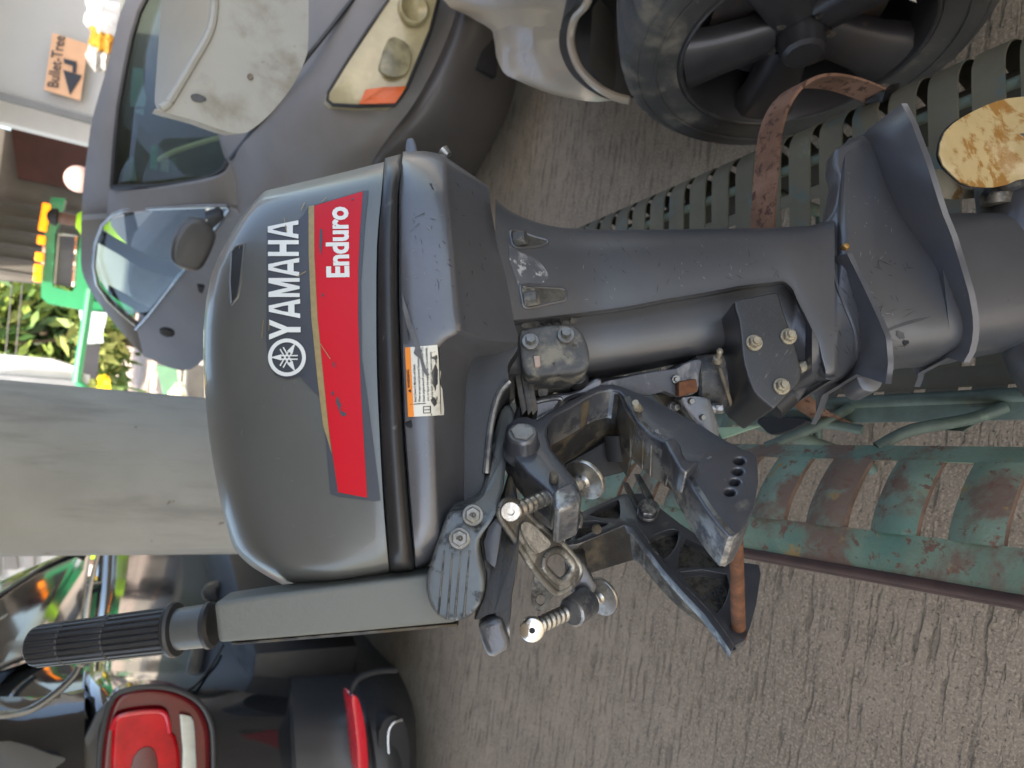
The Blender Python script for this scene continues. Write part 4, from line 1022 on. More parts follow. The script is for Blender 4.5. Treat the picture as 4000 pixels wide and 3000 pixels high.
# grease fitting and thin cable
bm = B(); lathe(bm, P(2803, 1412, .80), CY * .6 - F * .5, [(0, .0062), (.005, .006), (.006, .0035), (.013, .003), (.014, .004), (.017, .0025)], 12); link('grease_fitting', bm, m_nut, motor)
bm = B(); tube(bm, smooth_path([P(x, y, d) for x, y, d in ((2812, 1440, .795), (2832, 1500, .79), (2850, 1560, .80), (2862, 1595, .83), (2885, 1620, .87), (2925, 1622, .92), (2970, 1612, .96), (3010, 1602, .98))], 6), .0022, 8); link('ground_cable', bm, M('cable', (.16, .13, .09), .6, 0, .3, 60), motor)
bm = B(); tube(bm, smooth_path([P(x, y, .80) for x, y in ((2170, 2085), (2205, 2050), (2235, 2015), (2262, 2005), (2272, 2025), (2262, 2060))], 5), .0030, 8); link('ground_cable', bm, m_castd, motor)

# ------------------------------------------------------------------ the bench
EA = Vector((-.126, .992, 0)); EL = Vector((.992, .126, 0)); EZ = Vector((0, 0, 1))
def bp(a, l, z): return EA * float(a) + EL * float(l) + EZ * float(z)
bench = root('slatted_bench', 'green steel strap bench with a rusty armrest, dusty seat and chipped paint', 'bench', bp(.9, .35, 0))
A0, A1, SP = -.12, 2.02, .0667
# seat: one strap is a curved strip from the front roll to the back edge
prof = [(.672, .330), (.682, .352), (.687, .380), (.685, .405), (.675, .428), (.655, .444), (.630, .450), (.56, .4485), (.45, .444), (.34, .440), (.24, .442), (.175, .450), (.140, .462)]
sprof = [(v.x, v.y) for v in smooth_path([Vector((a, b, 0)) for a, b in prof], 3)]
def strap_mesh(w):
    bm = B()
    rows = [[Vector((l, -w / 2, z)), Vector((l, w / 2, z))] for l, z in sprof]
    slab(bm, rows, Vector((0, 0, -.004)))
    return bm
SLW = .046
R_ = Matrix((EL, EA, EZ)).transposed()
first = None
k = 0
a = .83 - SP / 2 - 15 * SP
while a < A1:
    if first is None:
        bm = strap_mesh(SLW)
        bmesh.ops.transform(bm, matrix=R_.to_4x4(), verts=bm.verts)
        me = bpy.data.meshes.new('slat'); bmesh.ops.recalc_face_normals(bm, faces=bm.faces); bm.to_mesh(me); bm.free(); me.shade_smooth(); me.set_sharp_from_angle(angle=rad(40)); me.materials.append(m_seat)
        first = bpy.data.objects.new('slat', me); o = first
    else: o = first.copy()
    COL.objects.link(o); o.parent = bench
    o.location = EA * a - bench.location + EZ * 0
    a += SP
def strip(name, l0, z0, l1, z1, mat, th=.005, n=1, parent=bench, a0=A0, a1=A1):
    bm = B()
    prism(bm, [bp(a0, l0, z0), bp(a1, l0, z0), bp(a1, l1, z1), bp(a0, l1, z1)], -EZ * th, .0015, 2)
    return link(name, bm, mat, parent)
strip('front_rail', .672, .329, .668, .300, m_seat)
m_trough = M('unlit green paint', (.020, .022, .020), .8, 0, .2, 20)  # near-black colour holds the shade inside the rolled front edge
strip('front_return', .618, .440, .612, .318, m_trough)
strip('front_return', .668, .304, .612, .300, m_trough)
strip('seat_edge', .131, .464, .100, .455, m_strut)
# bands that join the straps: across at a third of the depth, and towards the back
for l0, l1, z in ((.520, .545, .4462), (.300, .330, .4402)): strip('cross_band', l0, z, l1, z, m_seat, .0035)
strip('back_band', .150, .4588, .182, .4492, m_seat)
# rolled back edge of the seat
bm = B(); tube(bm, [bp(A0, .134, .458), bp(A1, .134, .458)], .011, 12); link('seat_back_rail', bm, m_strut, bench)
bm = B(); tube(bm, [bp(A0, .60, .437), bp(A1, .60, .437)], .009, 10); link('seat_rail', bm, m_strut, bench)
# backrest board: curved sheet with oblong slots, made of ribs between two long edges
bprof = [(.056, .572), (.036, .598), (.014, .620), (-.010, .638), (-.040, .656), (-.076, .666), (-.112, .666)]
bpf = [(v.x, v.y) for v in smooth_path([Vector((a_, b_, 0)) for a_, b_ in bprof], 3)]
def bz(l): return interp(-l, [-q[0] for q in bpf], [q[1] for q in bpf])
BPIT, SLOT = .0985, .038
def bstrip(name, l0, l1, mat, a0, a1, nseg=3, th=.004):
    bm = B()
    rows = [[bp(a0, l, bz(l)), bp(a1, l, bz(l))] for l in np.linspace(l0, l1, nseg + 1)]
    slab(bm, rows, -EZ * th + EL * -.001)
    return link(name, bm, mat, bench, True, 40)
bstrip('backrest_edge', .056, .034, m_back, A0, A1)
bstrip('backrest_edge', -.060, -.112, m_back, A0, A1, 5)
bm = B(); tube(bm, [bp(A0, -.116, .664), bp(A1, -.116, .664)], .007, 10); tube(bm, [bp(A0, -.121, .655), bp(A1, -.121, .655)], .007, 10); link('backrest_lip', bm, m_lip, bench)
a = .695 + BPIT / 2 - 8 * BPIT
fr_ = None
while a < A1:
    if fr_ is None:
        bm = B()
        w = BPIT - SLOT
        rows = [[EL * l + EZ * (bz(l) + .0015 + .002 * 0) - EA * w / 2 * s for s in (1, .5, 0, -.5, -1)] for l in np.linspace(.0355, -.061, 9)]
        for r in rows:
            for q, d_ in zip(range(5), (-.003, .0035, .005, .0035, -.003)): r[q] = r[q] + EZ * d_
        slab(bm, rows, -EZ * .009)
        bmesh.ops.recalc_face_normals(bm, faces=bm.faces)
        for f_ in bm.faces:
            if abs(f_.normal.dot(EA)) > .55: f_.material_index = 1
        me = bpy.data.meshes.new('slat'); bm.to_mesh(me); bm.free(); me.shade_smooth(); me.set_sharp_from_angle(angle=rad(40)); me.materials.append(m_back); me.materials.append(M('slot edge rust', (.13, .085, .062), .9, 0, .3, 30, bump=.5, bs=200))
        fr_ = bpy.data.objects.new('slat', me); o = fr_
    else: o = fr_.copy()
    COL.objects.link(o); o.parent = bench
    o.location = EA * a - bench.location
    a += BPIT
# struts between seat and backrest
def st(pts, r, name='strut', mat=None):
    bm = B(); tube(bm, smooth_path(pts, 4), r, 10); return link(name, bm, mat or m_strut, bench)
st([PZ(3330, 1585, .458), PZ(3240, 1640, .50), PZ(3120, 1695, .54), PZ(2990, 1746, .574)], .0085)
st([PZ(3215, 1655, .505), PZ(3290, 1665, .49), PZ(3370, 1680, .48)], .008)
st([PZ(3930, 1588, .458), PZ(3780, 1640, .49), PZ(3560, 1680, .54), PZ(3425, 1748, .574)], .009)
bm = B(); prism(bm, [PZ(x, y, z) for x, y, z in ((3610, 1655, .49), (3880, 1610, .465), (3760, 1685, .50), (3560, 1672, .53))], -EZ * .005, .001); link('gusset', bm, m_strut, bench)
bm = B(); prism(bm, [PZ(x, y, z) for x, y, z in ((2800, 1670, .50), (2965, 1664, .50), (2808, 1718, .50))], -EZ * .006, .001); link('gusset', bm, M('pale green plate', (.30, .42, .27), .5, 0, .1, 20), bench)
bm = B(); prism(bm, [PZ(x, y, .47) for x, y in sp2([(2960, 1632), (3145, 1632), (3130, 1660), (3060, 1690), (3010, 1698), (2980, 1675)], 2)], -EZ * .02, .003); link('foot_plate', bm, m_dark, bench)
bm = B(); prism(bm, [PZ(x, y, z) for x, y, z in ((3075, 1560, .47), (3190, 1480, .50), (3190, 1572, .47), (3120, 1580, .465))], EL * -.005, .001); link('gusset', bm, m_strut, bench)
# legs
for a in (.05, 1.0, 1.9):
    bm = B()
    tube(bm, [bp(a, .60, .437), bp(a, .60, .03), bp(a, .62, .005)], .014, 10)
    tube(bm, [bp(a, .12, .45), bp(a, .05, .03), bp(a, .03, .005)], .014, 10)
    tube(bm, [bp(a, .60, .2), bp(a, .09, .2)], .010, 10)
    tube(bm, [bp(a, .134, .458), bp(a, .06, .50), bp(a, .0, .60)], .011, 10)
    link('leg', bm, m_strut, bench)
# rusty armrest strap: along = .72, flat bar 50 mm wide
pth = [bp(.765, .10, .46), bp(.765, .13, .56), bp(.765, .22, .645), bp(.762, .36, .665), bp(.755, .50, .668), bp(.748, .575, .662), bp(.735, .622, .642), bp(.725, .652, .602), bp(.718, .668, .54), bp(.715, .675, .46), bp(.715, .672, .425)]
pth = smooth_path(pth, 5)
bm = B()
rows = []
for i, p in enumerate(pth):
    t = (pth[min(i + 1, len(pth) - 1)] - pth[max(i - 1, 0)]).normalized()
    n_ = t.cross(EA).normalized()
    if n_.z < 0 and i < len(pth) * .6: n_ = -n_
    rows.append([p - EA * .0235, p - EA * .019 + n_ * .0006, p + EA * .019 + n_ * .0006, p + EA * .0235])
slab(bm, rows, lambda co: -EZ * .004 - EL * .004)
link('armrest', bm, m_arm, bench, True, 50)
bm = B(); bmesh.ops.create_icosphere(bm, subdivisions=2, radius=.016)
for v in bm.verts: v.co = v.co * (1 + .35 * math.sin(v.co.x * 400 + v.co.y * 300)) 
for v in bm.verts: v.co = bp(.705, .672, .440) + EA * v.co.x * 1.7 + EL * v.co.y * .8 + EZ * v.co.z * .7
link('weld_bead', bm, m_castd, bench)

exec_parts = True
# ------------------------------------------------------------------ grey car behind
m_car = M('dull grey car paint', (.185, .170, .156), .50, 0, .08, 2.5, spec=.35, coat=.06, patches=[((.26, .25, .235), 5, .66, .78, .6, 0, 10)])
m_bump = M('grey bumper paint', (.080, .072, .065), .45, .1, .08, 2.5, coat=.1)
m_trim = M('black trim', (.020, .020, .021), .45, 0, .1, 10)
m_chrome = M('pale trim', (.42, .42, .41), .22, .8, .1, 10)
car = root('parked_car', 'grey car with yellowed headlight parked nose-on behind the motor', 'car', Vector((1.0, 4.6, 0)))
def ys(y): return 4.15 + (y - 800) / 650 * 2.0
yc = [-1000, -260, 0, 200, 400, 560, 680, 850, 1050]
def wide(xs_, Y_r): return [xs_[0] + 88] + list(xs_), [Y_r[0] + .06] + list(Y_r)
g = []
for xs_, Y_r in (([760, 770, 780, 820, 860, 895, 905, 920], [4.1, 4.1, 4.1, 4.1, 4.1, 4.15, 4.25, 4.5]),
               ([1000, 1005, 1010, 1000, 1000, 1010, 1030, 1060], [3.6, 3.6, 3.58, 3.56, 3.6, 3.7, 3.9, 4.3]),
               ([1260, 1250, 1240, 1225, 1215, 1210, 1220, 1250], [3.15, 3.12, 3.10, 3.10, 3.2, 3.35, 3.6, 4.1]),
               ([1530, 1525, 1510, 1440, 1380, 1350, 1350, 1380], [2.92, 2.90, 2.88, 2.92, 3.02, 3.2, 3.5, 4.0]),
               ([1800, 1790, 1725, 1620, 1500, 1440, 1430, 1450], [2.82, 2.80, 2.80, 2.85, 2.98, 3.18, 3.5, 4.0])):
    xs_, Y_r = wide(xs_, Y_r)
    g.append([PY(x, y, Y) for x, y, Y in zip(xs_, yc, Y_r)])
bm = B(); slab(bm, refine(g, 4), Vector((.10, .25, -.05))); link('body', bm, m_car, car, True, 50)
g = []
for xs_, Y_r in (([1804, 1794, 1729, 1624, 1504, 1444, 1434, 1454], [2.81, 2.79, 2.79, 2.84, 2.97, 3.17, 3.5, 4.0]),
               ([1840, 1830, 1768, 1668, 1555, 1480, 1460, 1470], [2.74, 2.72, 2.72, 2.78, 2.92, 3.14, 3.5, 4.0]),
               ([1950, 1940, 1880, 1790, 1690, 1610, 1570, 1560], [2.72, 2.70, 2.70, 2.76, 2.90, 3.14, 3.5, 4.0]),
               ([2040, 2030, 1990, 1940, 1860, 1790, 1690, 1680], [2.76, 2.74, 2.74, 2.79, 2.94, 3.18, 3.5, 4.0]),
               ([2075, 2065, 2035, 1998, 1925, 1858, 1750, 1740], [2.84, 2.82, 2.82, 2.87, 3.02, 3.26, 3.6, 4.1])):
    xs_, Y_r = wide(xs_, Y_r)
    g.append([PY(x, y, Y) for x, y, Y in zip(xs_, yc, Y_r)])
bm = B(); slab(bm, refine(g, 4), Vector((.10, .25, 0))); link('front_bumper', bm, m_bump, car, True, 50)
# body core behind the panels, so that the car is solid
bm = B(); prism(bm, [Vector((1.0, 3.3, .30)), Vector((2.4, 3.3, .30)), Vector((2.4, 6.8, .30)), Vector((.75, 6.8, .30)), Vector((.95, 4.6, .30))], Vector((0, 0, .40)), .02); link('floor_pan', bm, m_trim, car)
for c_, in ((Vector((1.12, 3.7, .31)),), (Vector((2.3, 3.7, .31)),), (Vector((.75, 6.2, .31)),), (Vector((2.2, 6.2, .31)),)):
    bm = B(); lathe(bm, c_ - Vector((.09, 0, 0)), Vector((1, 0, 0)), [(0, .24), (.02, .305), (.16, .305), (.18, .24)], 28); w_ = link('tyre', bm, m_grip, car)
    bm = B(); lathe(bm, c_ - Vector((.10, 0, 0)), Vector((1, 0, 0)), [(0, .05), (.005, .2), (.02, .21), (.19, .21)], 20); link('rim', bm, m_chrome, w_)
# number hole in the bumper
bm = B(); prism(bm, [PY(x, y, 2.70) for x, y in [(1905, 110), (1955, 150), (1940, 300), (1862, 268)]], Vector((0, .05, 0)), .004); link('bumper_opening', bm, m_dark, car)
# bonnet gap
def curve3(pts): return smooth_path([PY(*p) for p in pts], 5)
bm = B(); tube(bm, curve3([(1390, -20, 2.985), (1290, 110, 3.03), (1190, 235, 3.10), (1090, 360, 3.30), (1000, 490, 3.56), (900, 620, 4.0)]), .010, 6); link('bonnet_gap', bm, m_trim, car)
# headlight: housing, lens, bulbs, amber corner
hl = [(1535, -40), (1518, 0), (1440, 110), (1360, 235), (1283, 362), (1280, 392), (1301, 410), (1400, 415), (1542, 410), (1565, 380), (1591, 338), (1640, 220), (1681, 120), (1712, 0), (1722, -40)]
def hy(x, y): return interp(x, [1280, 1500, 1720], [3.04, 2.86, 2.80]) - .055
bm = B(); prism(bm, [PY(x, y, hy(x, y) + .01) for x, y in hl], Vector((0, .09, 0)), .004); hlo = link('headlight', bm, M('yellowed headlight bowl', (.46, .39, .215), .30, .1, .12, 8, coat=.4, patches=[((.35, .29, .155), 5, .42, .70, .3, .1)]), car)
bm = B(); tube(bm, [PY(x, y, hy(x, y) + .012) for x, y in hl] + [PY(*hl[0], hy(*hl[0]) + .012)], .008, 6); link('headlight_seal', bm, m_trim, hlo)
bm = B(); prism(bm, [PY(x, y, hy(x, y) - .004) for x, y in [(1430, 348), (1500, 340), (1588, 336), (1568, 370), (1545, 402), (1470, 404), (1403, 405)]], Vector((0, .012, 0)), .003); link('indicator_lens', bm, M('amber lens', (.75, .13, .015), .35, 0, .05, 10), hlo)
bm = B()
for x, y, r in ((1610, 40, .062),):
    lathe(bm, PY(x, y, hy(x, y) + .02), Vector((-.1, -1, .1)), [(0, r), (.030, r * .96), (.034, r * .86), (.012, r * .5), (.004, r * .2)], 28)
link('reflector', bm, M('reflector', (.42, .36, .20), .35, .1, .2, 12), hlo)
bm = B(); prism(bm, [PY(x, y, hy(x, y) - .002) for x, y in sp2([(1520, 150), (1560, 150), (1600, 180), (1605, 240), (1585, 290), (1530, 300), (1490, 280), (1485, 250)], 2)], Vector((0, .02, 0)), .004); link('bulb_shade', bm, M('smoked bowl', (.27, .235, .135), .3, .1, .4, 14), hlo)
# roof, pillars, door frame (closed bands between two outlines)
def strip2(name, A_, Bq, mat, vec, parent=car, k=3):
    n = max(len(A_), len(Bq))
    rows = [[PY(*p) for p in A_], [PY(*p) for p in Bq]]
    bm = B(); slab(bm, [smooth_path(r, k) for r in rows], vec); return link(name, bm, mat, parent, True, 50)
strip2('roof', [(520, -60, 4.75), (470, 48, 4.75), (446, 150, 4.8), (416, 271, 4.85), (362, 458, 4.95), (344, 573, 5.0), (325, 723, 5.1), (318, 860, 5.2)],
       [(600, -60, 4.65), (545, 48, 4.65), (515, 150, 4.7), (490, 271, 4.75), (464, 420, 4.8), (450, 560, 4.85), (438, 735, 4.9), (425, 860, 5.1)], m_car, Vector((.05, .25, .0)))
strip2('windscreen_pillar', [(425, 748, 4.9), (480, 745, 4.75), (603, 738, 4.5), (720, 722, 4.3), (814, 705, 4.15), (880, 675, 4.08), (912, 610, 4.05)],
       [(415, 860, 5.0), (480, 835, 4.8), (603, 820, 4.6), (720, 812, 4.4), (814, 808, 4.25), (890, 805, 4.18), (1000, 800, 4.0)], m_car, Vector((.05, .12, 0)))
outer = [(318, 860, 5.0), (316, 960, 5.2), (320, 1060, 5.4), (362, 1150, 5.6), (434, 1247, 5.8), (520, 1350, 6.0), (560, 1385, 6.05)]
inner_ = [(420, 852, 4.95), (386, 901, 5.05), (366, 992, 5.2), (368, 1082, 5.35), (392, 1142, 5.5), (458, 1209, 5.65), (546, 1284, 5.85)]
strip2('door_frame', outer, inner_, m_car, Vector((.04, .05, 0)))
bm = B(); tube(bm, [PY(x, y, Y - .02) for x, y, Y in [(890, 806, 4.15), (780, 806, 4.3), (663, 811, 4.5), (560, 815, 4.7), (494, 819, 4.8), (440, 838, 4.9), (400, 880, 5.0), (374, 950, 5.1), (366, 1040, 5.25), (378, 1110, 5.4), (420, 1172, 5.55), (480, 1228, 5.7), (546, 1284, 5.83)]], .012, 8); link('window_seal', bm, m_chrome, car)
strip2('door', [(898, 823, 4.16), (844, 901, 4.40), (780, 975, 4.65), (723, 1052, 4.92), (681, 1100, 5.08), (620, 1185, 5.38), (579, 1239, 5.58), (536, 1290, 5.8)],
       [(1100, 900, 4.0), (1050, 1000, 4.3), (1000, 1100, 4.6), (900, 1200, 4.95), (850, 1300, 5.2), (800, 1400, 5.5), (711, 1449, 5.8), (560, 1392, 6.0)], m_car, Vector((.12, .05, 0)))
bm = B(); tube(bm, [PY(x, y, Y - .015) for x, y, Y in [(895, 815, 4.15), (723, 1045, 4.9), (579, 1232, 5.56), (530, 1286, 5.8)]], .011, 8); link('window_rail', bm, m_chrome, car)
strip2('window_pillar', [(376, 945, 5.2), (460, 992, 5.15), (560, 1050, 5.1), (690, 1090, 5.05)], [(384, 920, 5.2), (470, 968, 5.15), (570, 1020, 5.1), (706, 1062, 5.05)], m_trim, Vector((.05, .04, 0)))
strip2('window_pillar', [(425, 1150, 5.6), (500, 1195, 5.6), (575, 1240, 5.6)], [(421, 1140, 5.6), (505, 1184, 5.6), (582, 1228, 5.6)], m_trim, Vector((.05, .04, 0)))
bm = B(); slab(bm, [[PY(x, y, Y + .02) for x, y, Y in ((380, 870, 5.0), (640, 812, 4.55), (892, 810, 4.18))], [PY(x, y, Y + .02) for x, y, Y in ((362, 1000, 5.2), (600, 1000, 4.9), (800, 960, 4.5))], [PY(x, y, Y + .02) for x, y, Y in ((420, 1180, 5.6), (500, 1230, 5.65), (600, 1215, 5.5))]], Vector((.004, .004, 0))); link('side_window', bm, glass('side glass', (.80, .84, .83), .05), car)
# seats and far pillars seen through the side glass
m_seatc = M('grey car seat', (.20, .20, .20), .8, 0, .1, 10)
bm = B(); prism(bm, [PY(x, y, 5.5) for x, y in sp2([(800, 830), (740, 800), (560, 990), (500, 1080), (520, 1180), (620, 1190), (700, 1060), (790, 960)], 3)], Vector((.3, .3, 0)), .04, 3); link('front_seat', bm, m_seatc, car)
bm = B(); prism(bm, [PY(x, y, 6.3) for x, y in [(480, 820), (510, 800), (560, 990), (620, 1130), (590, 1140), (500, 1000)]], Vector((.05, .05, 0)), .01); link('far_pillar', bm, m_trim, car)
bm = B(); prism(bm, [PY(x, y, 6.6) for x, y in sp2([(430, 835), (620, 815), (800, 815), (760, 900), (640, 960), (560, 990), (470, 930)], 2)], Vector((.02, .03, 0)), .004); link('far_view_panel', bm, M('pale far view', (.42, .44, .47), .6, 0, .06, 2), car)  # invented pale panels carry the bright view through the far windows
bm = B(); prism(bm, [PY(x, y, 6.7) for x, y in sp2([(380, 900), (440, 930), (560, 1020), (600, 1090), (560, 1150), (430, 1150), (370, 1030)], 2)], Vector((.02, .03, 0)), .004); link('far_view_panel', bm, M('pale far view green', (.36, .42, .41), .6, 0, .1, 2), car)
# windscreen, painted reflection strip and stickers
def wy(x, y): return interp(x, [430, 920], [4.82, 4.06])
ws = [(600, -60), (545, 48), (515, 150), (490, 271), (464, 420), (450, 560), (438, 732), (603, 730), (720, 716), (814, 700), (874, 663), (904, 603), (905, 400), (900, -60)]
bm = B(); prism(bm, [PY(x, y, wy(x, y) + .01) for x, y in ws], Vector((.004, .006, 0))); link('windscreen', bm, glass('green tinted glass', (.64, .69, .65), .03), car)
bm = B(); tube(bm, [PY(x, y, wy(x, y)) for x, y in ws[6:12]], .016, 6); tube(bm, [PY(x, y, wy(x, y)) for x, y in ws[:7]], .016, 6); link('windscreen_seal', bm, m_trim, car)
bm = B(); tube(bm, smooth_path([PY(x, y, wy(x, y) + .05) for x, y in ((618, 624), (680, 592), (760, 565), (830, 545), (890, 531))], 4), .013, 8); link('windscreen_reflection', bm, M('pale reflection strip', (.78, .80, .52), .5, 0, .05, 10), car)  # solid pale strip painted in place of a reflection in the windscreen
for pts, c_ in (([(590, 570), (618, 568), (612, 665), (585, 660)], (.10, .30, .18)), ([(628, 625), (662, 622), (658, 674), (628, 668)], (.30, .36, .27)), ([(672, 620), (692, 620), (690, 668), (670, 666)], (.16, .2, .17))):
    bm = B(); prism(bm, [PY(x, y, wy(x, y) + .03) for x, y in pts], Vector((.001, .002, 0))); link('windscreen_sticker', bm, M('sticker %.2f' % c_[0], c_, .6, 0, .2, 60), car)
bm = B(); prism(bm, [PY(x, y, 5.3) for x, y in [(470, -60), (445, 745), (700, 745), (1150, 720), (1150, -60)]], Vector((.1, .3, 0)), .02); link('cabin_lining', bm, M('dark cabin', (.145, .15, .14), .8, 0, .2, 3), car)
for pts in ([(520, 262), (560, 268), (562, 350), (572, 380), (566, 418), (508, 416), (512, 330)], [(498, 612), (524, 616), (534, 706), (475, 712), (484, 660)], [(525, 428), (562, 424), (562, 452), (528, 440)]):
    bm = B(); prism(bm, [PY(x, y, 5.27) for x, y in pts], Vector((.002, .006, 0))); link('rear_window', bm, M('teal glass glimpse', (.25, .46, .48), .3, 0, .1, 4), car)  # teal panels painted for reflections and light seen through the glass
# door mirror and handle
mo = sp2([(690, 913), (735, 862), (800, 862), (838, 905), (842, 940), (808, 1022), (772, 1060), (706, 1048), (670, 1018), (672, 960)], 3)
bm = B(); prism(bm, [PY(x, y, 3.95) for x, y in mo], Vector((.03, .11, 0)), .025, 4); dm = link('door_mirror', bm, M('mirror housing', (.052, .048, .045), .38, 0, .1, 10, coat=.2), car)
bm = B(); prism(bm, [PY(x, y, 4.05) for x, y in [(800, 850), (860, 830), (880, 850), (830, 900)]], Vector((.05, .1, 0)), .01); link('mirror_stalk', bm, m_trim, dm)
bm = B(); prism(bm, [PY(x, y, 5.14) for x, y in sp2([(622, 1294), (645, 1288), (676, 1296), (682, 1312), (655, 1318), (630, 1308)], 2)], Vector((.02, .04, 0)), .006); link('door_handle', bm, m_trim, car)
bm = B(); prism(bm, [PY(x, y, 4.55) for x, y in [(770, 1118), (800, 1122), (790, 1148), (775, 1140)]], Vector((.02, .04, 0)), .004); link('lock_cover', bm, m_trim, car)

# ------------------------------------------------------------------ white car at the right
m_wc = M('cream white car paint', (.40, .338, .258), .25, .0, .04, 2, coat=.25, patches=[((.33, .29, .23), 6, .66, .8, .4, 0)])
wcar = root('parked_car', 'cream white car showing its front wing, black alloy wheel and mirror', 'car', Vector((1.3, 1.0, 0)))
WC = Vector((.862, 1.052, .376)); WN = Vector((-.955, -.30, 0)).normalized()
def wp(x, y, Y): return PY(x, y, Y)
g = []
for row in ([(1733, -160, 2.75), (1733, 0, 2.70), (1825, 60, 2.60), (1917, 114, 2.42), (1930, 150, 2.38)],
            [(1880, -160, 2.45), (1890, 0, 2.42), (1930, 70, 2.36), (1975, 122, 2.28), (1990, 150, 2.26)],
            [(2040, -160, 2.12), (2050, 0, 2.10), (2070, 60, 2.08), (2095, 118, 2.05), (2110, 142, 2.02)],
            [(2200, -160, 1.78), (2190, 0, 1.80), (2185, 60, 1.82), (2185, 110, 1.82), (2190, 136, 1.82)],
            [(2312, -160, 1.56), (2297, 0, 1.60), (2248, 65, 1.68), (2230, 120, 1.72), (2229, 140, 1.72)]):
    g.append([wp(*p) for p in row])
bm = B(); slab(bm, refine(g, 3), Vector((.08, .0, 0))); link('front_wing', bm, m_wc, wcar, True, 60)
g = []
for row in ([(1926, 130, 2.40), (1934, 180, 2.36), (1940, 225, 2.32), (1962, 275, 2.24), (1984, 297, 2.20)],
            [(1992, 132, 2.27), (2000, 185, 2.20), (2020, 250, 2.14), (2060, 315, 2.08), (2112, 353, 2.04)],
            [(2080, 142, 2.07), (2090, 200, 2.04), (2120, 270, 1.98), (2165, 340, 1.92), (2215, 381, 1.88)],
            [(2160, 150, 1.88), (2175, 215, 1.86), (2210, 290, 1.80), (2265, 355, 1.76), (2330, 398, 1.70)],
            [(2228, 145, 1.72), (2234, 200, 1.72), (2270, 275, 1.69), (2330, 335, 1.64), (2452, 382, 1.58)]):
    g.append([wp(*p) for p in row])
bm = B(); slab(bm, refine(g, 3), Vector((.08, .02, 0))); link('front_bumper', bm, m_wc, wcar, True, 60)
# wheel arch lip and dark liner
lip = [wp(x, y, Y - .005) for x, y, Y in ((2310, -160, 1.56), (2297, 0, 1.60), (2248, 65, 1.68), (2230, 136, 1.72), (2236, 200, 1.715), (2270, 275, 1.69), (2330, 335, 1.64), (2400, 376, 1.60), (2458, 392, 1.575))]
bm = B(); tube(bm, smooth_path(lip, 4), .012, 8); link('arch_lip', bm, m_wc, wcar)
m_liner = M('arch liner', (.026, .025, .023), .6, 0, .2, 8)
bm = B()
rows = []
for i, p in enumerate(smooth_path(lip, 3)):
    rows.append([p, p + Vector((.10, .0, -.01)), p + Vector((.26, -.01, -.01))])
slab(bm, rows, Vector((.0, .03, .02))); link('arch_liner', bm, m_liner, wcar)
bm = B(); prism(bm, [wp(x, y, 1.60) for x, y in [(2300, 250), (2345, 325), (2400, 362), (2478, 388), (2478, 360), (2440, 330), (2400, 290), (2330, 210)]], Vector((.16, .02, 0)), .004); link('splash_guard', bm, M('splash guard', (.055, .050, .042), .5, 0, .1, 10), wcar)
bm = B(); prism(bm, [wp(2320, -100, 1.75), wp(2300, 200, 1.8), wp(2480, 380, 1.7), wp(2600, 300, 1.5), wp(2600, -100, 1.45)], Vector((.5, .1, 0)), .01); link('inner_arch', bm, m_dark, wcar)
# wheel
wa, wb, wn = frame(WN)
R0 = .372
bm = B()
n = 72
prof = [(.105, .255), (.112, .300), (.108, .330), (.095, .352), (.080, .366), (.055, .371), (0, .373), (-.055, .371), (-.085, .360), (-.105, .33), (-.110, .26)]
rings = []
for t, r in prof:
    ring = []
    for k in range(n * 2):
        rr_ = r
        if abs(t) <= .085 and r > .355 and k % 4 == 0: rr_ -= .010
        ring.append(bm.verts.new(WC + wn * t + (wa * math.cos(math.pi * k / n) + wb * math.sin(math.pi * k / n)) * rr_))
    rings.append(ring)
for r0, r1 in zip(rings, rings[1:]):
    for k in range(2 * n): bm.faces.new((r0[k], r0[(k + 1) % (2 * n)], r1[(k + 1) % (2 * n)], r1[k]))
m_tyre = M('dusty tyre', (.036, .035, .033), .6, 0, .2, 10, bump=.2, bs=150, patches=[((.13, .115, .09), 9, .50, .70, .85, 0), ((.10, .09, .075), 60, .60, .72, .9, 0)])
wheel = link('wheel', bm, m_tyre, wcar, True, 30)
for rr_, w_ in ((.338, .0022), (.300, .0022)):
    bm = B(); pts = [WC + wn * (.104 if rr_ > .32 else .1135) + (wa * math.cos(2 * math.pi * k / 64) + wb * math.sin(2 * math.pi * k / 64)) * rr_ for k in range(65)]
    tube(bm, pts, w_, 6); link('sidewall_ring', bm, m_tyre, wheel)
m_rim = M('black alloy', (.036, .034, .036), .42, .3, .15, 8, coat=.15, patches=[((.09, .06, .035), 20, .64, .78, .8, 0)])
bm = B()
lathe(bm, WC, wn, [(.098, .258), (.108, .252), (.106, .243), (.085, .236), (-.05, .225), (-.06, .05)], 64, cap=False)
link('rim', bm, m_rim, wheel)
bm = B(); pts = [WC + wn * .107 + (wa * math.cos(2 * math.pi * k / 64) + wb * math.sin(2 * math.pi * k / 64)) * .247 for k in range(65)]; tube(bm, pts, .0035, 8); link('rim_edge', bm, M('worn rim edge', (.10, .10, .10), .3, .7, .2, 20), wheel)
for k in range(5):
    a = 2 * math.pi * k / 5 + .55
    d_ = wa * math.cos(a) + wb * math.sin(a); t_ = wn.cross(d_)
    bm = B()
    rows = [[WC + d_ * r + t_ * (w_ * s) + wn * (z + dz) for s, dz in ((-1, -.018), (-.75, 0), (0, .006), (.75, 0), (1, -.018))] for r, w_, z in ((.05, .050, .074), (.10, .050, .082), (.17, .058, .090), (.238, .078, .096))]
    slab(bm, rows, -wn * .03); link('spoke', bm, m_rim, wheel, True, 60)
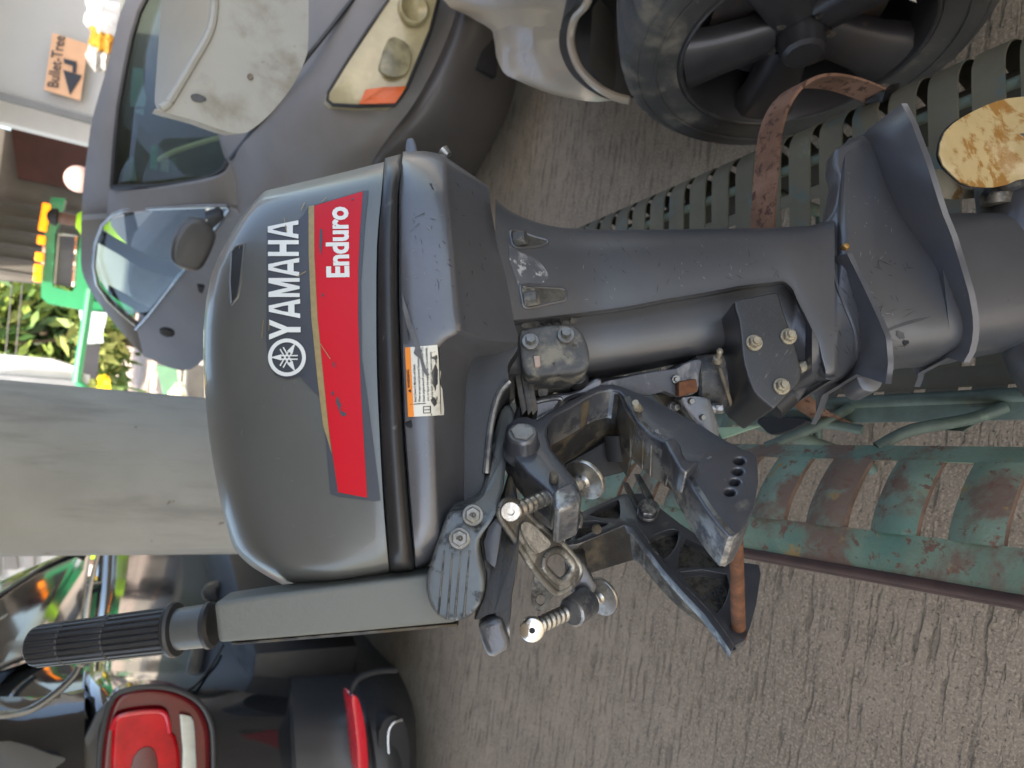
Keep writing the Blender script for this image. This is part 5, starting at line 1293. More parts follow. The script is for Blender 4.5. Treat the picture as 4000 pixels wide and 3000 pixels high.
bm = B(); lathe(bm, WC, wn, [(.0, .06), (.0, .175), (.02, .180), (.02, .06)], 48); link('brake_disc', bm, M('brake disc', (.045, .038, .034), .6, .3, .2, 10, patches=[((.08, .04, .02), 14, .5, .66, .9, 0)]), wheel)
bm = B(); lathe(bm, WC, wn, [(-.05, .085), (.055, .080), (.066, .072), (.070, .050), (.115, .044), (.122, .036), (.122, .012)], 12); link('hub', bm, m_rim, wheel)
for k in range(5):
    a = 2 * math.pi * k / 5 + .9
    c_ = WC + (wa * math.cos(a) + wb * math.sin(a)) * .062 + wn * .066
    bm = B(); lathe(bm, c_, wn, [(0, .012), (.012, .011), (.013, .004)], 6); link('wheel_nut', bm, m_castd, wheel)
bm = B(); prism(bm, [WC + wn * .096 + (wa * x + wb * y) for x, y in ((-.20, .06), (-.185, .05), (-.19, .085))], wn * .012); link('balance_weight', bm, m_lab, wheel)
def onYm_(c, r): return (c + r * (1.75 / r.y), Vector((0, -1, 0)), 0, 1)
onYm = type('Q', (), {'ray_cast': staticmethod(onYm_)})
# rest of the white car, beyond the picture's edge
bm = B(); prism(bm, [Vector(q) for q in ((1.0, -2.2, .42), (1.0, 1.35, .42), (1.42, 2.2, .42), (1.68, 2.55, .42), (2.6, 2.55, .42), (2.6, -2.2, .42))], Vector((0, 0, .55)), .06, 4); link('body', bm, m_wc, wcar, True, 50)
bm = B(); prism(bm, [Vector(q) for q in ((1.12, -2.0, .975), (1.12, .55, .975), (2.48, .55, .975), (2.48, -2.0, .975))], Vector((0, 0, .50)), .10, 4); link('cabin', bm, M('dark car glass', (.025, .028, .03), .04, 0, .1, 4, coat=1), wcar, True, 50)
bm = B(); tube(bm, [PY(900, -120, 1.84), Vector((1.35, 1.86, 1.12)), Vector((1.5, 1.9, .96))], .03, 8); link('mirror_stalk', bm, m_wc, wcar)
# big white door mirror
g = []
m_mir = M('dirty white mirror', (.38, .37, .335), .5, 0, .06, 4, patches=[((.235, .215, .165), 4, .48, .66, .7, 0), ((.17, .16, .14), 26, .66, .74, .8, 0)])
MY = 1.75
fr = sp2([(625, -60), (600, 200), (597, 400), (612, 428), (668, 445), (760, 470), (880, 512), (940, 522), (985, 505), (1060, 440), (1140, 340), (1190, 240), (1205, 160), (1206, -60)], 3, False)
fr = [q for q in fr if q[0] > 640 or q[1] > 400]
fr = [(832, -260)] + [(832, -60), (826, 60), (806, 140), (745, 250), (690, 345), (640, 420)] + [q for q in fr if q[1] > 424 or q[0] > 900] + [(1206, -260)]
bm = B(); prism(bm, [PY(x, y, MY) for x, y in fr], Vector((.05, .22, .0)), .045, 6); mir_ = link('door_mirror', bm, m_mir, wcar)
lipl = [(832, -260, 0), (832, -60, 0), (830, 40, 0), (812, 128, 0), (750, 240, 0), (700, 325, 0), (650, 405, 0), (622, 424, 0)]
lefl = [(640, -260, .13), (634, -60, .13), (628, 40, .13), (622, 128, .13), (614, 240, .12), (608, 325, .10), (604, 395, .06), (612, 422, .02)]
bm = B(); slab(bm, [smooth_path([PY(x, y, MY - .006 + d) for x, y, d in lipl], 3), smooth_path([PY(lerp(a[0], b[0], .5), lerp(a[1], b[1], .5), MY - .003 + .28 * b[2]) for a, b in zip(lipl, lefl)], 3), smooth_path([PY(x, y, MY + d) for x, y, d in lefl], 3)], Vector((.03, .05, -.02))); link('mirror_panel', bm, M('cream mirror panel', (.36, .325, .26), .5, 0, .05, 5), mir_)
bm = B(); tube(bm, smooth_path([PY(x + 6, y, MY - .002 + d) for x, y, d in lipl], 4), .009, 8); link('mirror_lip', bm, m_mir, mir_)
decal('smudge', [sp2([(745, 372), (770, 366), (800, 378), (806, 392), (780, 400), (752, 392)], 3)], onYm, .002, M('smudge', (.08, .083, .085), .7, 0, .2, 60), mir_, 40)
bm = B(); lathe(bm, PY(978, 300, MY - .004), Vector((0, -1, 0)), [(0, .007), (.003, .006)], 12); link('mirror_screw', bm, M('rusty screw', (.16, .13, .10), .7, 0, .2, 60), mir_)

# ------------------------------------------------------------------ black car at the left
m_bk = M('gloss black car paint', (.020, .021, .023), .10, 0, .05, 3, coat=1.0, bump=.10, bs=5, bd=2)
m_bk2 = M('satin charcoal cladding', (.040, .042, .045), .45, 0, .08, 6)
bcar = root('parked_car', 'gloss black car at the left seen from its red tail lamp corner', 'car', Vector((-1.6, 4.2, 0)))
yb = [2060, 2300, 2450, 2560, 2660, 2780, 2900, 3040, 3300, 4100]
Yb = [5.9, 4.9, 4.3, 3.8, 3.3, 2.98, 2.88, 2.84, 2.84, 2.90]
def wideb(xs_, dY): return list(xs_) + [xs_[-1] - 100], list(dY) + [dY[-1]]
g = []
for xs_, dY in (([395, 375, 355, 340, 325, 330, 350, 380, 420], [.25, .22, .20, .2, .22, .3, .35, .35, .35]),
                ([450, 440, 430, 420, 405, 400, 410, 425, 450], [.06, .05, .04, .04, .05, .08, .08, .08, .08]),
                ([640, 640, 640, 640, 640, 640, 640, 640, 650], [0, 0, 0, 0, 0, 0, 0, 0, 0]),
                ([800, 800, 800, 795, 790, 790, 790, 790, 790], [.0, 0, 0, 0, 0, -.02, -.02, -.02, -.02]),
                ([1000, 1000, 1000, 1000, 1000, 1000, 1000, 1000, 1000], [.02, .02, .02, .02, .02, .04, .04, .04, .04]),
                ([1120, 1125, 1128, 1132, 1135, 1140, 1148, 1156, 1165], [.06, .06, .06, .06, .06, .08, .08, .08, .08])):
    xs_, dY = wideb(xs_, dY)
    g.append([PY(x, y, Y + d) for x, y, Y, d in zip(xs_, yb, Yb, dY)])
bm = B(); slab(bm, refine(g, 5), Vector((-.25, .25, 0))); link('body', bm, m_bk, bcar, True, 60)
g = []
for xs_, dY in (([1122, 1127, 1131, 1135, 1139, 1144, 1152, 1160, 1170], [.03, .03, .03, .03, .02, .02, .02, .02, .02]),
                ([1240, 1250, 1262, 1275, 1290, 1310, 1330, 1350, 1370], [.01, .01, .01, .01, 0, 0, 0, 0, 0]),
                ([1330, 1340, 1350, 1372, 1400, 1432, 1455, 1470, 1480], [-.03, -.03, -.03, -.04, -.06, -.08, -.08, -.08, -.08])):
    xs_, dY = wideb(xs_, dY)
    g.append([PY(x, y, Y + d) for x, y, Y, d in zip(xs_, yb, Yb, dY)])
bm = B(); slab(bm, refine(g, 4), Vector((-.2, .2, 0))); link('rear_bumper', bm, m_bk2, bcar, True, 60)
g = []
for xs_, dY in (([1334, 1344, 1354, 1376, 1404, 1436, 1459, 1474, 1484], [-.04, -.04, -.04, -.05, -.08, -.11, -.11, -.11, -.11]),
                ([1400, 1410, 1420, 1450, 1490, 1530, 1550, 1560, 1565], [-.03, -.03, -.03, -.05, -.08, -.11, -.11, -.11, -.11]),
                ([1440, 1450, 1470, 1520, 1575, 1618, 1624, 1626, 1630], [.06, .06, .06, .06, .05, .04, .04, .04, .04])):
    xs_, dY = wideb(xs_, dY)
    g.append([PY(x, y, Y + d) for x, y, Y, d in zip(xs_, yb, Yb, dY)])
bm = B(); slab(bm, refine(g, 4), Vector((-.2, .2, 0))); link('bumper_skirt', bm, M('skirt plastic', (.030, .032, .034), .5, 0, .1, 8), bcar, True, 60)
bm = B(); prism(bm, [PY(x, y, 2.74) for x, y in sp2([(1382, 2716), (1400, 2730), (1420, 2800), (1434, 2900), (1438, 3040), (1404, 3040), (1398, 2930), (1384, 2800), (1376, 2740)], 2)], Vector((-.02, .12, 0)), .004); link('reflector', bm, M('red reflector', (.60, .010, .025), .25, 0, .05, 10, coat=.6), bcar)
bm = B(); prism(bm, [PY(x, y, 2.755) for x, y in sp2([(1480, 2860), (1520, 2800), (1560, 2800), (1592, 2850), (1600, 3040), (1490, 3040)], 2)], Vector((-.02, .12, 0)), .006); link('exhaust_recess', bm, m_dark, bcar)
bm = B(); tube(bm, smooth_path([PY(x, y, 2.745) for x, y in ((1572, 2812), (1540, 2822), (1520, 2850), (1516, 2900), (1520, 2960), (1524, 3060))], 4), .006, 8); link('exhaust_trim', bm, m_chrome, bcar)
bm = B(); tube(bm, smooth_path([PY(x, y, 2.775) for x, y in ((1550, 2618), (1480, 2622), (1420, 2640), (1385, 2672), (1374, 2716))], 4), .012, 8); link('bumper_gap', bm, m_dark, bcar)
# tail lamp
tlp = sp2([(392, 3060), (396, 2960), (410, 2844), (446, 2735), (512, 2702), (603, 2692), (693, 2708), (772, 2753), (814, 2832), (823, 2930), (823, 3060)], 3, False)
bm = B(); prism(bm, [PY(x, y, 2.80) for x, y in tlp], Vector((-.03, .16, 0)), .050, 6); lamp = link('tail_lamp', bm, M('dark red lens', (.10, .002, .005), .18, 0, .2, 5, coat=.35, spec=.3, bump=.05, bs=8), bcar)
bm = B(); tube(bm, [PY(x, y, 2.815) for x, y in sp2([(386, 3060), (390, 2950), (405, 2838), (442, 2726), (510, 2692), (604, 2682), (697, 2698), (780, 2746), (824, 2828), (833, 2930), (833, 3060)], 3, False)], .010, 8); link('lamp_rim', bm, m_bk2, lamp)
bm = B(); prism(bm, [PY(x, y, 2.788) for x, y in sp2([(432, 3060), (440, 2830), (470, 2792), (560, 2780), (630, 2778), (662, 2800), (672, 2860), (690, 2880), (705, 2960), (706, 3060)], 2, False)], Vector((-.01, .03, 0)), .016, 4); link('lamp_lens', bm, M('bright red lens', (.42, .001, .008), .22, 0, .3, 9, coat=.15, spec=.2), lamp)
bm = B(); tube(bm, smooth_path([PY(x, y, 2.782) for x, y in ((438, 2850), (455, 2805), (520, 2786), (600, 2778), (640, 2785), (655, 2815), (662, 2862))], 4), .008, 8); link('light_guide', bm, M('light guide', (.55, .008, .025), .2, 0, .05, 10, coat=.5), lamp)
bm = B(); prism(bm, [PY(x, y, 2.786) for x, y in sp2([(702, 2790), (735, 2795), (756, 2816), (764, 2920), (764, 3060), (716, 3060), (714, 2930)], 2, False)], Vector((-.01, .02, 0)), .004); link('reversing_lens', bm, M('clear lens', (.42, .45, .42), .2, .1, .15, 12, coat=.6), lamp)
bm = B(); prism(bm, [PY(x, y, 2.784) for x, y in sp2([(500, 3060), (520, 2960), (560, 2920), (600, 2925), (618, 2990), (612, 3060)], 2, False)], Vector((-.01, .02, 0)), .004); link('bulb_cover', bm, M('smoked red', (.10, .02, .022), .3, 0, .3, 12), lamp)
# glass above the shoulder, roof and rails
def by_(y): return interp(y, [2060, 2300, 2560, 2780, 3040], [6.1, 5.1, 4.0, 3.35, 3.25])
g = []
for xs_, dY in (([-120, -120, -120, -120, -120, -120], [.35] * 6), ([120, 110, 90, 60, 50, 40], [.15] * 6), ([390, 370, 350, 330, 330, 360], [0] * 6)):
    g.append([PY(x, y, by_(y) + d) for x, y, d in zip(xs_, [2250, 2400, 2560, 2700, 2860, 3040], dY)])
bm = B(); slab(bm, refine(g, 4), Vector((-.02, .02, 0))); link('side_glass', bm, M('dark car glass', (.025, .028, .03), .04, 0, .1, 4, coat=1), bcar, True, 60)
for pts, r, nm, mt in (([(-30, 2345), (60, 2290), (160, 2225), (260, 2175), (325, 2150), (330, 2125)], .022, 'roof_rail', m_bk), ([(-30, 2440), (120, 2362), (250, 2308), (340, 2290), (430, 2275)], .014, 'window_rail', m_chrome),
                   ([(-30, 2620), (60, 2580), (130, 2555)], .014, 'window_rail', m_chrome), ([(395, 2130), (372, 2210), (350, 2310), (334, 2420), (325, 2560)], .016, 'pillar_trim', m_chrome), ([(460, 2130), (440, 2260), (420, 2400)], .012, 'pillar_trim', m_chrome)):
    bm = B(); tube(bm, smooth_path([PY(x, y, by_(y) - .05) for x, y in pts], 4), r, 8); link(nm, bm, mt, bcar)
bm = B(); prism(bm, [PY(x, y, by_(y) + .02) for x, y in [(-60, 2300), (60, 2240), (330, 2128), (360, 2128), (320, 2450), (200, 2560), (-60, 2640)]], Vector((-.05, .1, 0)), .01); link('rear_pillar', bm, m_bk, bcar)
g = [[PY(x, y, Y) for x, y, Y in r] for r in ([(-40, 2720, 3.4), (-40, 2860, 3.25), (-40, 3100, 3.15)], [(160, 2720, 3.35), (150, 2860, 3.15), (130, 3100, 3.0)], [(330, 2690, 3.28), (330, 2840, 3.05), (330, 3100, 2.95)])]
bm = B(); slab(bm, refine(g, 5), Vector((-.1, .1, 0))); link('tailgate', bm, m_bk, bcar, True, 60)
bm = B(); tube(bm, smooth_path([PY(x, y, 2.95) for x, y in ((-40, 2795), (60, 2788), (140, 2762), (230, 2698), (290, 2640), (312, 2602))], 5), .0135, 10); link('bent_bar', bm, M('grey bar', (.11, .11, .105), .25, .4, .1, 10, coat=.5), bcar)  # plain bent grey tube at the tailgate
bm = B(); prism(bm, [PY(x, y, 3.02) for x, y in sp2([(-40, 2900), (120, 2915), (260, 2960), (330, 2880), (380, 2780), (440, 2730), (420, 2850), (400, 3060), (-40, 3060)], 2)], Vector((-.05, .1, 0)), .01); link('lamp_surround', bm, m_bk2, bcar)
bm = B(); prism(bm, [PY(x, y, 4.60) for x, y in sp2([(800, 2290), (840, 2268), (930, 2255), (1010, 2258), (1010, 2330), (900, 2345), (820, 2345), (795, 2320)], 3)], Vector((-.03, .05, 0)), .01); hb_ = link('door_handle', bm, M('handle surround', (.10, .10, .105), .25, .2, .1, 10, coat=.5), bcar)
bm = B(); prism(bm, [PY(x, y, 4.58) for x, y in sp2([(845, 2300), (870, 2282), (940, 2272), (1010, 2275), (1010, 2325), (910, 2332), (858, 2326)], 3)], Vector((-.03, .03, 0)), .004); link('handle_recess', bm, m_dark, hb_)
bm = B(); tube(bm, smooth_path([PY(x, y, interp(y, [2500, 2700], [4.0, 3.05])) for x, y in ((872, 2520), (820, 2610), (770, 2672), (716, 2710))], 4), .006, 6); link('panel_gap', bm, m_dark, bcar)
for c_ in (Vector((-1.15, 3.6, .33)), Vector((-.72, 6.2, .33)), Vector((-2.6, 3.2, .33)), Vector((-2.3, 6.2, .33))):
    bm = B(); lathe(bm, c_ - Vector((.1, .02, 0)), Vector((1, .15, 0)), [(0, .24), (.02, .33), (.18, .33), (.2, .24)], 28); link('tyre', bm, m_grip, bcar)
bm = B(); prism(bm, [Vector((-2.9, 3.3, .3)), Vector((-1.4, 3.4, .3)), Vector((-.8, 6.6, .3)), Vector((-2.5, 6.8, .3))], Vector((0, 0, .5)), .02); link('floor_pan', bm, m_trim, bcar)

# ------------------------------------------------------------------ background beyond the canopy
def pan(name, pts, Y, vec, mat, label=None, cat=None, parent=None, bev=.0):
    bm = B(); prism(bm, [PY(x, y, Y) for x, y in pts], Vector(vec), bev)
    o = link(name, bm, mat, parent, False)
    if label: tag(o, label, cat)
    return o
m_wall = M('pale wall board', (.42, .43, .43), .7, 0, .06, 1.2)
wall = pan('wall', [(-200, -300), (-200, 300), (0, 352), (372, 452), (470, 300), (640, -300)], 8.6, (0, .15, 0), m_wall, 'pale grey wall board carrying the cardboard arrow sign', 'wall')
pan('wall_trim', [(-120, 325), (0, 358), (372, 460), (372, 482), (0, 382), (-120, 352)], 8.5, (0, .1, 0), M('grey edge trim', (.16, .165, .17), .5, 0, .1, 4), parent=wall)
sg = [(205, 128), (346, 172), (313, 392), (172, 350)]
sign = pan('sign', sg, 8.5, (0, .02, 0), M('cardboard', (.66, .40, .25), .8, 0, .05, 6), 'tan cardboard sign lettered Bullet-Tree with a black arrow', 'sign')
def onY(Y): return type('Q', (), {'ray_cast': staticmethod(lambda c, r: (C + r * (Y / r.y), Vector((0, -1, 0)), 0, 1))})
m_pen = M('marker', (.06, .055, .06), .7, 0, 0, 5)
decal('arrow', [[(248, 228), (298, 240), (300, 252), (296, 285), (283, 282), (284, 258), (250, 246)], [(246, 272), (320, 295), (273, 370)]], onY(8.49), .004, M('arrow ink', (.03, .035, .05), .7, 0, 0, 5), sign, 500)
text_decal('letter', 'Bullet-Tree', 226, 345, 254, 142, 44, onY(8.49), .004, m_pen, sign, .012)
m_hut = M('beige concrete wall', (.15, .135, .122), .8, 0, .12, 1.5, bump=.3, bs=10)
hut = root('building', 'grey roadside building with a dark red shutter behind the cars', 'building', Vector((2.2, 14, 0)))
pan('wall', [(-100, 470), (430, 620), (360, 1110), (300, 1120), (180, 1105), (-100, 1085)], 14, (0, .4, 0), m_hut, parent=hut)
pan('shutter', [(38, 474), (350, 552), (330, 760), (300, 742), (70, 694)], 13.85, (0, .1, 0), M('dark red shutter', (.075, .025, .024), .6, 0, .15, 3), parent=hut)
for k in range(6):
    y = 790 + k * 55
    pan('shutter_rib', [(-60, y - 20), (330, y + 40), (330, y + 54), (-60, y - 4)], 13.9, (0, .05, 0), M('rib grey', (.10, .092, .085), .8, 0, .1, 2), parent=hut)
pan('post', [(-60, 372), (0, 384), (360, 486), (345, 560), (0, 474), (-60, 460)], 9.6, (0, .2, 0), M('white post paint', (.72, .74, .76), .5, 0, .05, 2), 'white square post standing beside the pale wall board', 'post')
def lump(name, x, y, Y, r, mat, label, cat, sq=(1, 1, 1)):
    bm = B(); bmesh.ops.create_icosphere(bm, subdivisions=3, radius=1)
    for v in bm.verts:
        q = v.co
        k = 1 if name == 'ball' else 1 + .18 * math.sin(q.x * 5 + x) * math.cos(q.y * 6) + .1 * math.sin(q.z * 11 + y)
        v.co = Vector((q.x * sq[0], q.y * sq[1], q.z * sq[2])) * r * k
    bmesh.ops.translate(bm, vec=PY(x, y, Y), verts=bm.verts)
    return tag(center_origin(link(name, bm, mat)), label, cat)
lump('bag', 412, 150, 8.0, .14, M('gold wrap', (.55, .27, .04), .25, .3, .2, 8), 'shiny gold plastic bag over the grey car roof', 'bag', (1.1, 1, .9))
lump('bag', 424, 75, 8.0, .20, M('white wrap', (.40, .41, .44), .22, .1, .2, 8), 'shiny white plastic bag piled beside the gold bag', 'bag')
lump('bag', 398, 225, 8.1, .13, M('clear wrap', (.36, .35, .34), .22, .1, .2, 8), 'small pale plastic bag hanging beneath the gold bag', 'bag')
lump('ball', 308, 700, 8.0, .125, M('pink plastic', (.68, .44, .40), .4, 0, .1, 4), 'pale pink round ball showing above the grey car roof', 'ball')

# green recovery truck with amber beacons
m_tg = M('green truck paint', (.022, .27, .115), .35, 0, .08, 2, coat=.4)
truck = root('truck', 'green work truck with a bar of lit amber beacons', 'truck', Vector((1.6, 11.5, 0)))
TY = 11.5
pan('cab_frame', [(200, 770), (255, 775), (240, 850), (216, 905), (205, 1120), (280, 1140), (296, 1120), (315, 905), (335, 870), (350, 1000), (345, 1170), (395, 1185), (408, 1222), (330, 1212), (186, 1185), (160, 1160), (166, 1000), (176, 860)], TY, (0, .35, 0), m_tg, parent=truck)
pan('cab_side', [(350, 800), (520, 830), (520, 1240), (405, 1222), (395, 1188), (345, 1172)], TY + .1, (0, 1.2, 0), m_tg, parent=truck)
pan('rear_window', [(222, 915), (300, 925), (286, 1118), (212, 1108)], TY + .15, (0, .03, 0), M('dark truck glass', (.10, .10, .125), .15, 0, .05, 4), parent=truck)
bm = B(); tube(bm, [PY(x, y, TY + .1) for x, y in ((226, 914), (302, 924), (288, 1120), (210, 1110), (226, 914))], .03, 6); link('window_seal', bm, m_chrome, truck)
m_amb = M('amber beacon', (.9, .30, .02), .3, 0, 0, 5, emit=(1, .20, .0), estr=.75)
for x, y in ((180, 812), (176, 838), (172, 862), (167, 886), (161, 938), (153, 1004), (148, 1050), (146, 1084)):
    bm = B(); c_ = PY(x, y, TY - .1); box(bm, c_, (.115, .1, .09), None, .02, 3); link('beacon', bm, m_amb, truck)
pan('beacon_bar', [(166, 960), (178, 962), (172, 1040), (160, 1040)], TY - .05, (0, .1, 0), M('pale bar', (.5, .42, .33), .6, 0, .1, 3), parent=truck)
bm = B(); tube(bm, [PY(x, y, TY - .5) for x, y in ((353, 1130), (330, 1290), (306, 1440), (300, 1492))], .055, 8); tube(bm, [PY(x, y, TY - .5) for x, y in ((300, 1490), (345, 1528), (385, 1560))], .045, 8); link('tow_boom', bm, m_tg, truck)
pan('toolbox', [(330, 1345), (390, 1348), (378, 1480), (318, 1478)], TY - .3, (0, .5, 0), M('dark toolbox', (.055, .055, .07), .5, 0, .1, 4), parent=truck)
pan('tarpaulin', [(308, 1212), (418, 1222), (412, 1262), (400, 1300), (404, 1340), (330, 1345)], TY - .2, (0, .3, 0), M('pale tarp', (.62, .70, .82), .6, 0, .2, 4, patches=[((.04, .20, .60), 2.5, .60, .66, .6, 0)]), parent=truck)
pan('tail_board', [(318, 1458), (352, 1466), (346, 1502), (316, 1496)], TY - .45, (0, .05, 0), M('white tag', (.7, .7, .7), .6, 0, .1, 4), parent=truck)
for wx in (1.0, 2.6):
    bm = B(); lathe(bm, Vector((wx, TY + .8, .42)), Vector((1, 0, 0)), [(0, .3), (.03, .42), (.25, .42), (.28, .3)], 24); link('tyre', bm, m_grip, truck)

# white tank post and grey pole in the sun
pan('post', [(-120, 1378), (0, 1386), (200, 1404), (300, 1436), (304, 1486), (150, 1472), (0, 1462), (-120, 1455)], 14, (0, .5, 0), M('white wash', (.80, .80, .76), .6, 0, .05, 2), 'broad white painted post between the hedge and the column', 'post')
pan('post', [(-120, 1458), (0, 1465), (302, 1488), (376, 1545), (376, 1600), (-120, 1600)], 13.6, (0, .4, 0), M('blue grey paint', (.22, .23, .25), .6, 0, .1, 2), 'blue grey post half hidden behind the round concrete column', 'post')
# hi-vis road crew
def person(name, label, base, scale, face, vest, cap=None):
    r = root(name, label, 'person', base)
    pts = {'pel': (0, 0, .95), 'ch': (0, 0, 1.28), 'nk': (0, 0, 1.47), 'hd': (0, .01, 1.60), 'hd2': (0, .015, 1.72),
           'ls': (-.19, 0, 1.40), 'le': (-.25, .02, 1.12), 'lw': (-.24, -.08, .88), 'lf': (-.24, -.12, .80), 'rs': (.19, 0, 1.40), 're': (.25, .02, 1.12), 'rw': (.24, -.08, .88), 'rf': (.24, -.12, .80),
           'lh': (-.10, 0, .90), 'lk': (-.11, -.02, .50), 'la': (-.11, .02, .09), 'lt': (-.11, -.14, .04), 'rh': (.10, 0, .90), 'rk': (.11, -.02, .50), 'ra': (.11, .02, .09), 'rt': (.11, -.14, .04)}
    rr = {'pel': .15, 'ch': .155, 'nk': .058, 'hd': .088, 'hd2': .080, 'ls': .065, 'le': .048, 'lw': .034, 'lf': .036, 'rs': .065, 're': .048, 'rw': .034, 'rf': .036, 'lh': .095, 'lk': .066, 'la': .045, 'lt': .036, 'rh': .095, 'rk': .066, 'ra': .045, 'rt': .036}
    ks = list(pts); ix = {k: i for i, k in enumerate(ks)}
    ed = [('pel', 'ch'), ('ch', 'nk'), ('nk', 'hd'), ('hd', 'hd2'), ('ch', 'ls'), ('ls', 'le'), ('le', 'lw'), ('lw', 'lf'), ('ch', 'rs'), ('rs', 're'), ('re', 'rw'), ('rw', 'rf'), ('pel', 'lh'), ('lh', 'lk'), ('lk', 'la'), ('la', 'lt'), ('pel', 'rh'), ('rh', 'rk'), ('rk', 'ra'), ('ra', 'rt')]
    me = bpy.data.meshes.new('body'); me.from_pydata([Vector(pts[k]) * scale for k in ks], [(ix[a], ix[b]) for a, b in ed], [])
    o = bpy.data.objects.new('body', me); COL.objects.link(o); o.parent = r; me.materials.append(face)
    md = o.modifiers.new('skin', 'SKIN'); 
    for i, k in enumerate(ks):
        sv = me.skin_vertices[0].data[i]; sv.radius = (rr[k] * scale,) * 2; sv.use_root = (k == 'pel')
    o.modifiers.new('sub', 'SUBSURF').levels = 2
    o.modifiers['sub'].render_levels = 2
    bm = B()
    lathe(bm, r.location + Vector((0, 0, .82 * scale)), Vector((0, 0, 1)), [(0, .215 * scale), (.2 * scale, .205 * scale), (.45 * scale, .235 * scale), (.58 * scale, .225 * scale), (.645 * scale, .12 * scale), (.68 * scale, .085 * scale)], 20, False)
    link('vest', bm, vest, r)
    bm = B()
    for s_ in (-1, 1): lathe(bm, r.location + Vector((s_ * .10, 0, .06)) * scale, Vector((0, 0, 1)), [(0, .06 * scale), (.45 * scale, .082 * scale), (.80 * scale, .12 * scale)], 14)
    link('trousers', bm, M('dark trousers', (.03, .032, .045), .8, 0, .1, 8), r)
    bm = B(); bmesh.ops.create_uvsphere(bm, u_segments=20, v_segments=12, radius=.108 * scale)
    for v in bm.verts: v.co = v.co * (1.0 if v.co.z > -.01 else .6) + r.location + Vector((0, .03, 1.70)) * scale
    link('hair' if not cap else 'cap', bm, cap or M('black hair', (.012, .010, .009), .7, 0, .2, 30), r)
    return r
m_sk = M('brown skin', (.115, .055, .035), .55, 0, .08, 8)
m_hv = M('high visibility yellow', (.42, .80, .03), .6, 0, .06, 8)
h1 = PY(238, 850, 10.2)
person('person', 'person in a yellow-green vest standing by the green truck', Vector((h1.x, 10.2, h1.z - 1.66)), 1.0, m_sk, m_hv)
h2 = PY(205, 2195, 8.8)
person('person', 'person in a yellow-green vest beyond the black car roof', Vector((h2.x + .25, 8.8, PY(232, 2160, 8.8).z - 1.42)), 1.0, m_sk, m_hv, M('tan hat', (.45, .26, .18), .8, 0, .1, 8))
sv = root('parked_van', 'silver van parked across the street beside the column', 'van', Vector((-2.6, 12, 0)))
pan('body', [(-80, 2110), (330, 2110), (330, 2400), (-80, 2500)], 12, (0, 1.5, 0), M('silver van paint', (.23, .235, .25), .35, .4, .05, 2, coat=.4), parent=sv)
pan('window', [(15, 2140), (62, 2143), (70, 2225), (15, 2225)], 11.95, (0, .04, 0), M('van window', (.07, .07, .08), .1, 0, .1, 3), parent=sv)
pan('trim_strip', [(-60, 2140), (0, 2140), (0, 2260), (-60, 2280)], 11.95, (0, .04, 0), M('van strip', (.12, .12, .13), .4, 0, .1, 3), parent=sv)
pan('trim_strip', [(95, 2120), (130, 2120), (135, 2300), (98, 2300)], 11.95, (0, .04, 0), M('van strip', (.12, .12, .13), .4, 0, .1, 3), parent=sv)

# sunlit verge, kerb and things on it
pan('kerb', [(612, 1425), (690, 1440), (712, 1600), (655, 1600)], 17.5, (0, .4, 0), M('green kerb paint', (.12, .25, .16), .7, 0, .1, 2), 'green painted kerb at the far side of the street', 'kerb')
pan('bollard', [(735, 1425), (800, 1430), (800, 1600), (750, 1600), (728, 1520)], 8.2, (0, .2, 0), M('dark bollard', (.10, .095, .09), .5, 0, .3, 3), 'dark grey bollard just beside the column', 'bollard')
lump('rock', 700, 1536, 10.5, .13, M('white rock', (.75, .72, .58), .7, 0, .1, 6), 'pale rock lying behind the dark grey bollard', 'rock', (1, .8, .9))
bm = B()
rnd = random.Random(3)
for _ in range(60):
    c_ = PY(rnd.uniform(385, 425), rnd.uniform(1470, 1580), 13 + rnd.uniform(-.2, .2))
    a_ = Vector((rnd.gauss(0, 1), rnd.gauss(0, 1), rnd.gauss(0, 1))).normalized() * .07; b_ = a_.cross(Vector((rnd.gauss(0, 1), rnd.gauss(0, 1), 1))).normalized() * .06
    bm.faces.new([bm.verts.new(c_ + q) for q in (a_, b_, -a_, -b_)])
fl_ = root('flower_bush', 'small bush of yellow flowers at the roadside', 'plant', PY(405, 1525, 13) - Vector((0, 0, .6)))
link('flower', bm, M('yellow petals', (.85, .62, .03), .6, 0, .1, 6), fl_, False, norm=False)
bm = B(); p_ = PY(405, 1525, 13)
for dx in (-.12, 0, .13): tube(bm, [p_ + Vector((dx * .3, 0, -.6)), p_ + Vector((dx, 0, 0))], .02, 6)
link('stem', bm, M('green stem', (.06, .12, .03), .7, 0, .1, 6), fl_)
bank = bpy.data.meshes.new('bank')
bm = B(); prism(bm, [Vector((-30, 24, -.02)), Vector((30, 24, -.02)), Vector((30, 40, 2.0)), Vector((-30, 40, 2.0))], Vector((0, 0, -.3))); link('bank', bm, M('sandy bank', (.50, .40, .33), .9, 0, .2, .8, patches=[((.25, .17, .14), 2.2, .62, .72, .9, 0)]), None, False, kind='structure')
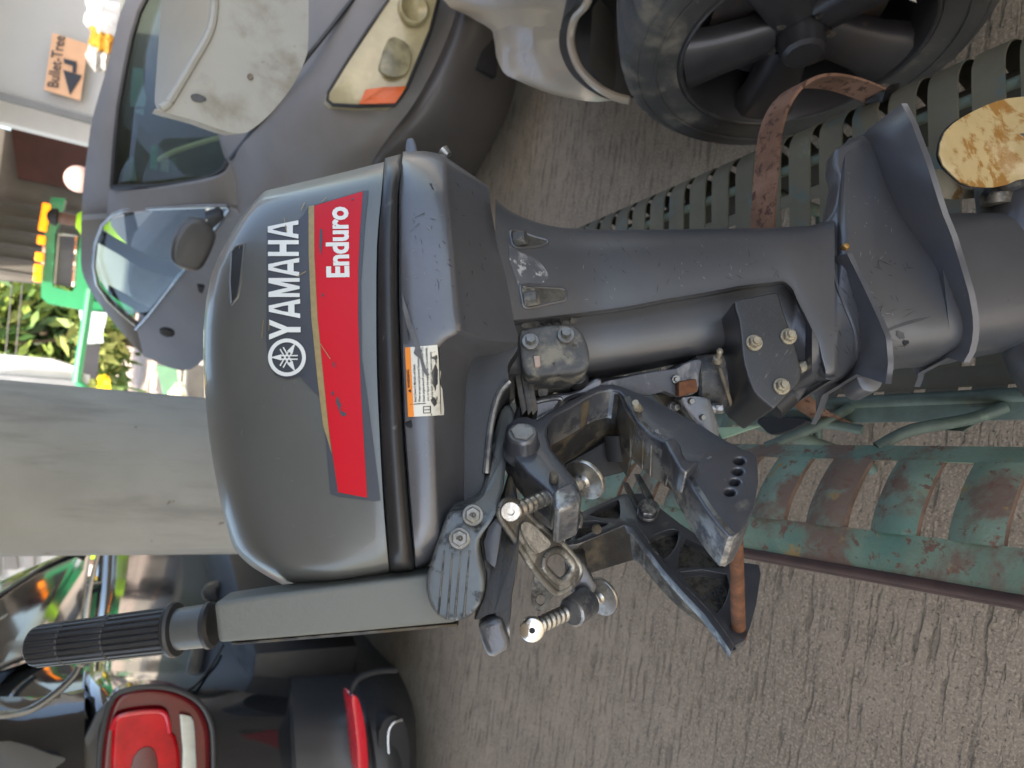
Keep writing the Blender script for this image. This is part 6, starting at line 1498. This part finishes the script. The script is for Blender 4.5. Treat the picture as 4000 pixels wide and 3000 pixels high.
# trees beyond
def tree(x, y, Y, w, h, cols, label, n=2600, seed=1):
    rn = random.Random(seed)
    top = PY(x, y, Y)
    r = root('tree', label, 'tree', Vector((top.x, Y, 0)), 'trees across the street')
    bm = B(); tube(bm, [Vector((top.x, Y, 0)), Vector((top.x + .1, Y, top.z * .6)), Vector((top.x - .1, Y, top.z + h * .3))], [.22, .16, .06], 8)
    for k in range(6):
        a = k * 1.1; tube(bm, [Vector((top.x, Y, top.z * .6)), Vector((top.x + w * .7 * math.cos(a), Y + .8 * math.sin(a), top.z + h * .3 * math.sin(a * 2)))], [.08, .02], 6)
    link('trunk', bm, M('bark', (.12, .09, .06), .9, 0, .2, 5), r)
    for ci, c_ in enumerate(cols):
        bm = B()
        cl = [(rn.uniform(-w, w), rn.uniform(-1.2, 1.2), rn.uniform(-h, h)) for _ in range(26)]
        for _ in range(n // len(cols)):
            q = rn.choice(cl)
            p = Vector((top.x + q[0] + rn.gauss(0, w * .14), Y + q[1] + rn.gauss(0, .3), top.z + q[2] + rn.gauss(0, h * .14)))
            a_ = Vector((rn.gauss(0, 1), rn.gauss(0, 1), rn.gauss(0, 1))).normalized(); b_ = a_.cross(Vector((rn.gauss(0, 1), rn.gauss(0, 1), rn.gauss(0, 1)))).normalized()
            s_ = rn.uniform(.10, .22)
            bm.faces.new([bm.verts.new(p + v_) for v_ in (a_ * s_ * 1.6, b_ * s_ * .6, -a_ * s_ * 1.6, -b_ * s_ * .6)])
        link('crown', bm, M('leaf %d %s' % (ci, label[:6]), c_, .55, 0, .25, 1.5), r, False, norm=False)
tree(140, 1290, 20, 1.6, 1.7, [(.12, .20, .045), (.22, .30, .06), (.30, .33, .10), (.05, .11, .03)], 'bright green leafy tree between the truck and the white post', 3800, 1)
tree(240, 1290, 22, 1.8, 1.2, [(.10, .17, .04), (.30, .32, .10), (.05, .10, .03)], 'low yellow-green bushy tree beneath the taller green tree', 2600, 2)
tree(150, 1230, 26, 2.8, 2.2, [(.06, .12, .035), (.12, .19, .05)], 'dark green tree at the back of the verge', 2600, 5)
for xx in (22, 62):
    bm = B(); tube(bm, [PY(xx + 26, 1110, 16), PY(xx, 1390, 16)], .012, 6); tag(link('cable', bm, m_trim), ('upper' if xx == 22 else 'lower') + ' thin black cable strung across the green tree', 'cable')
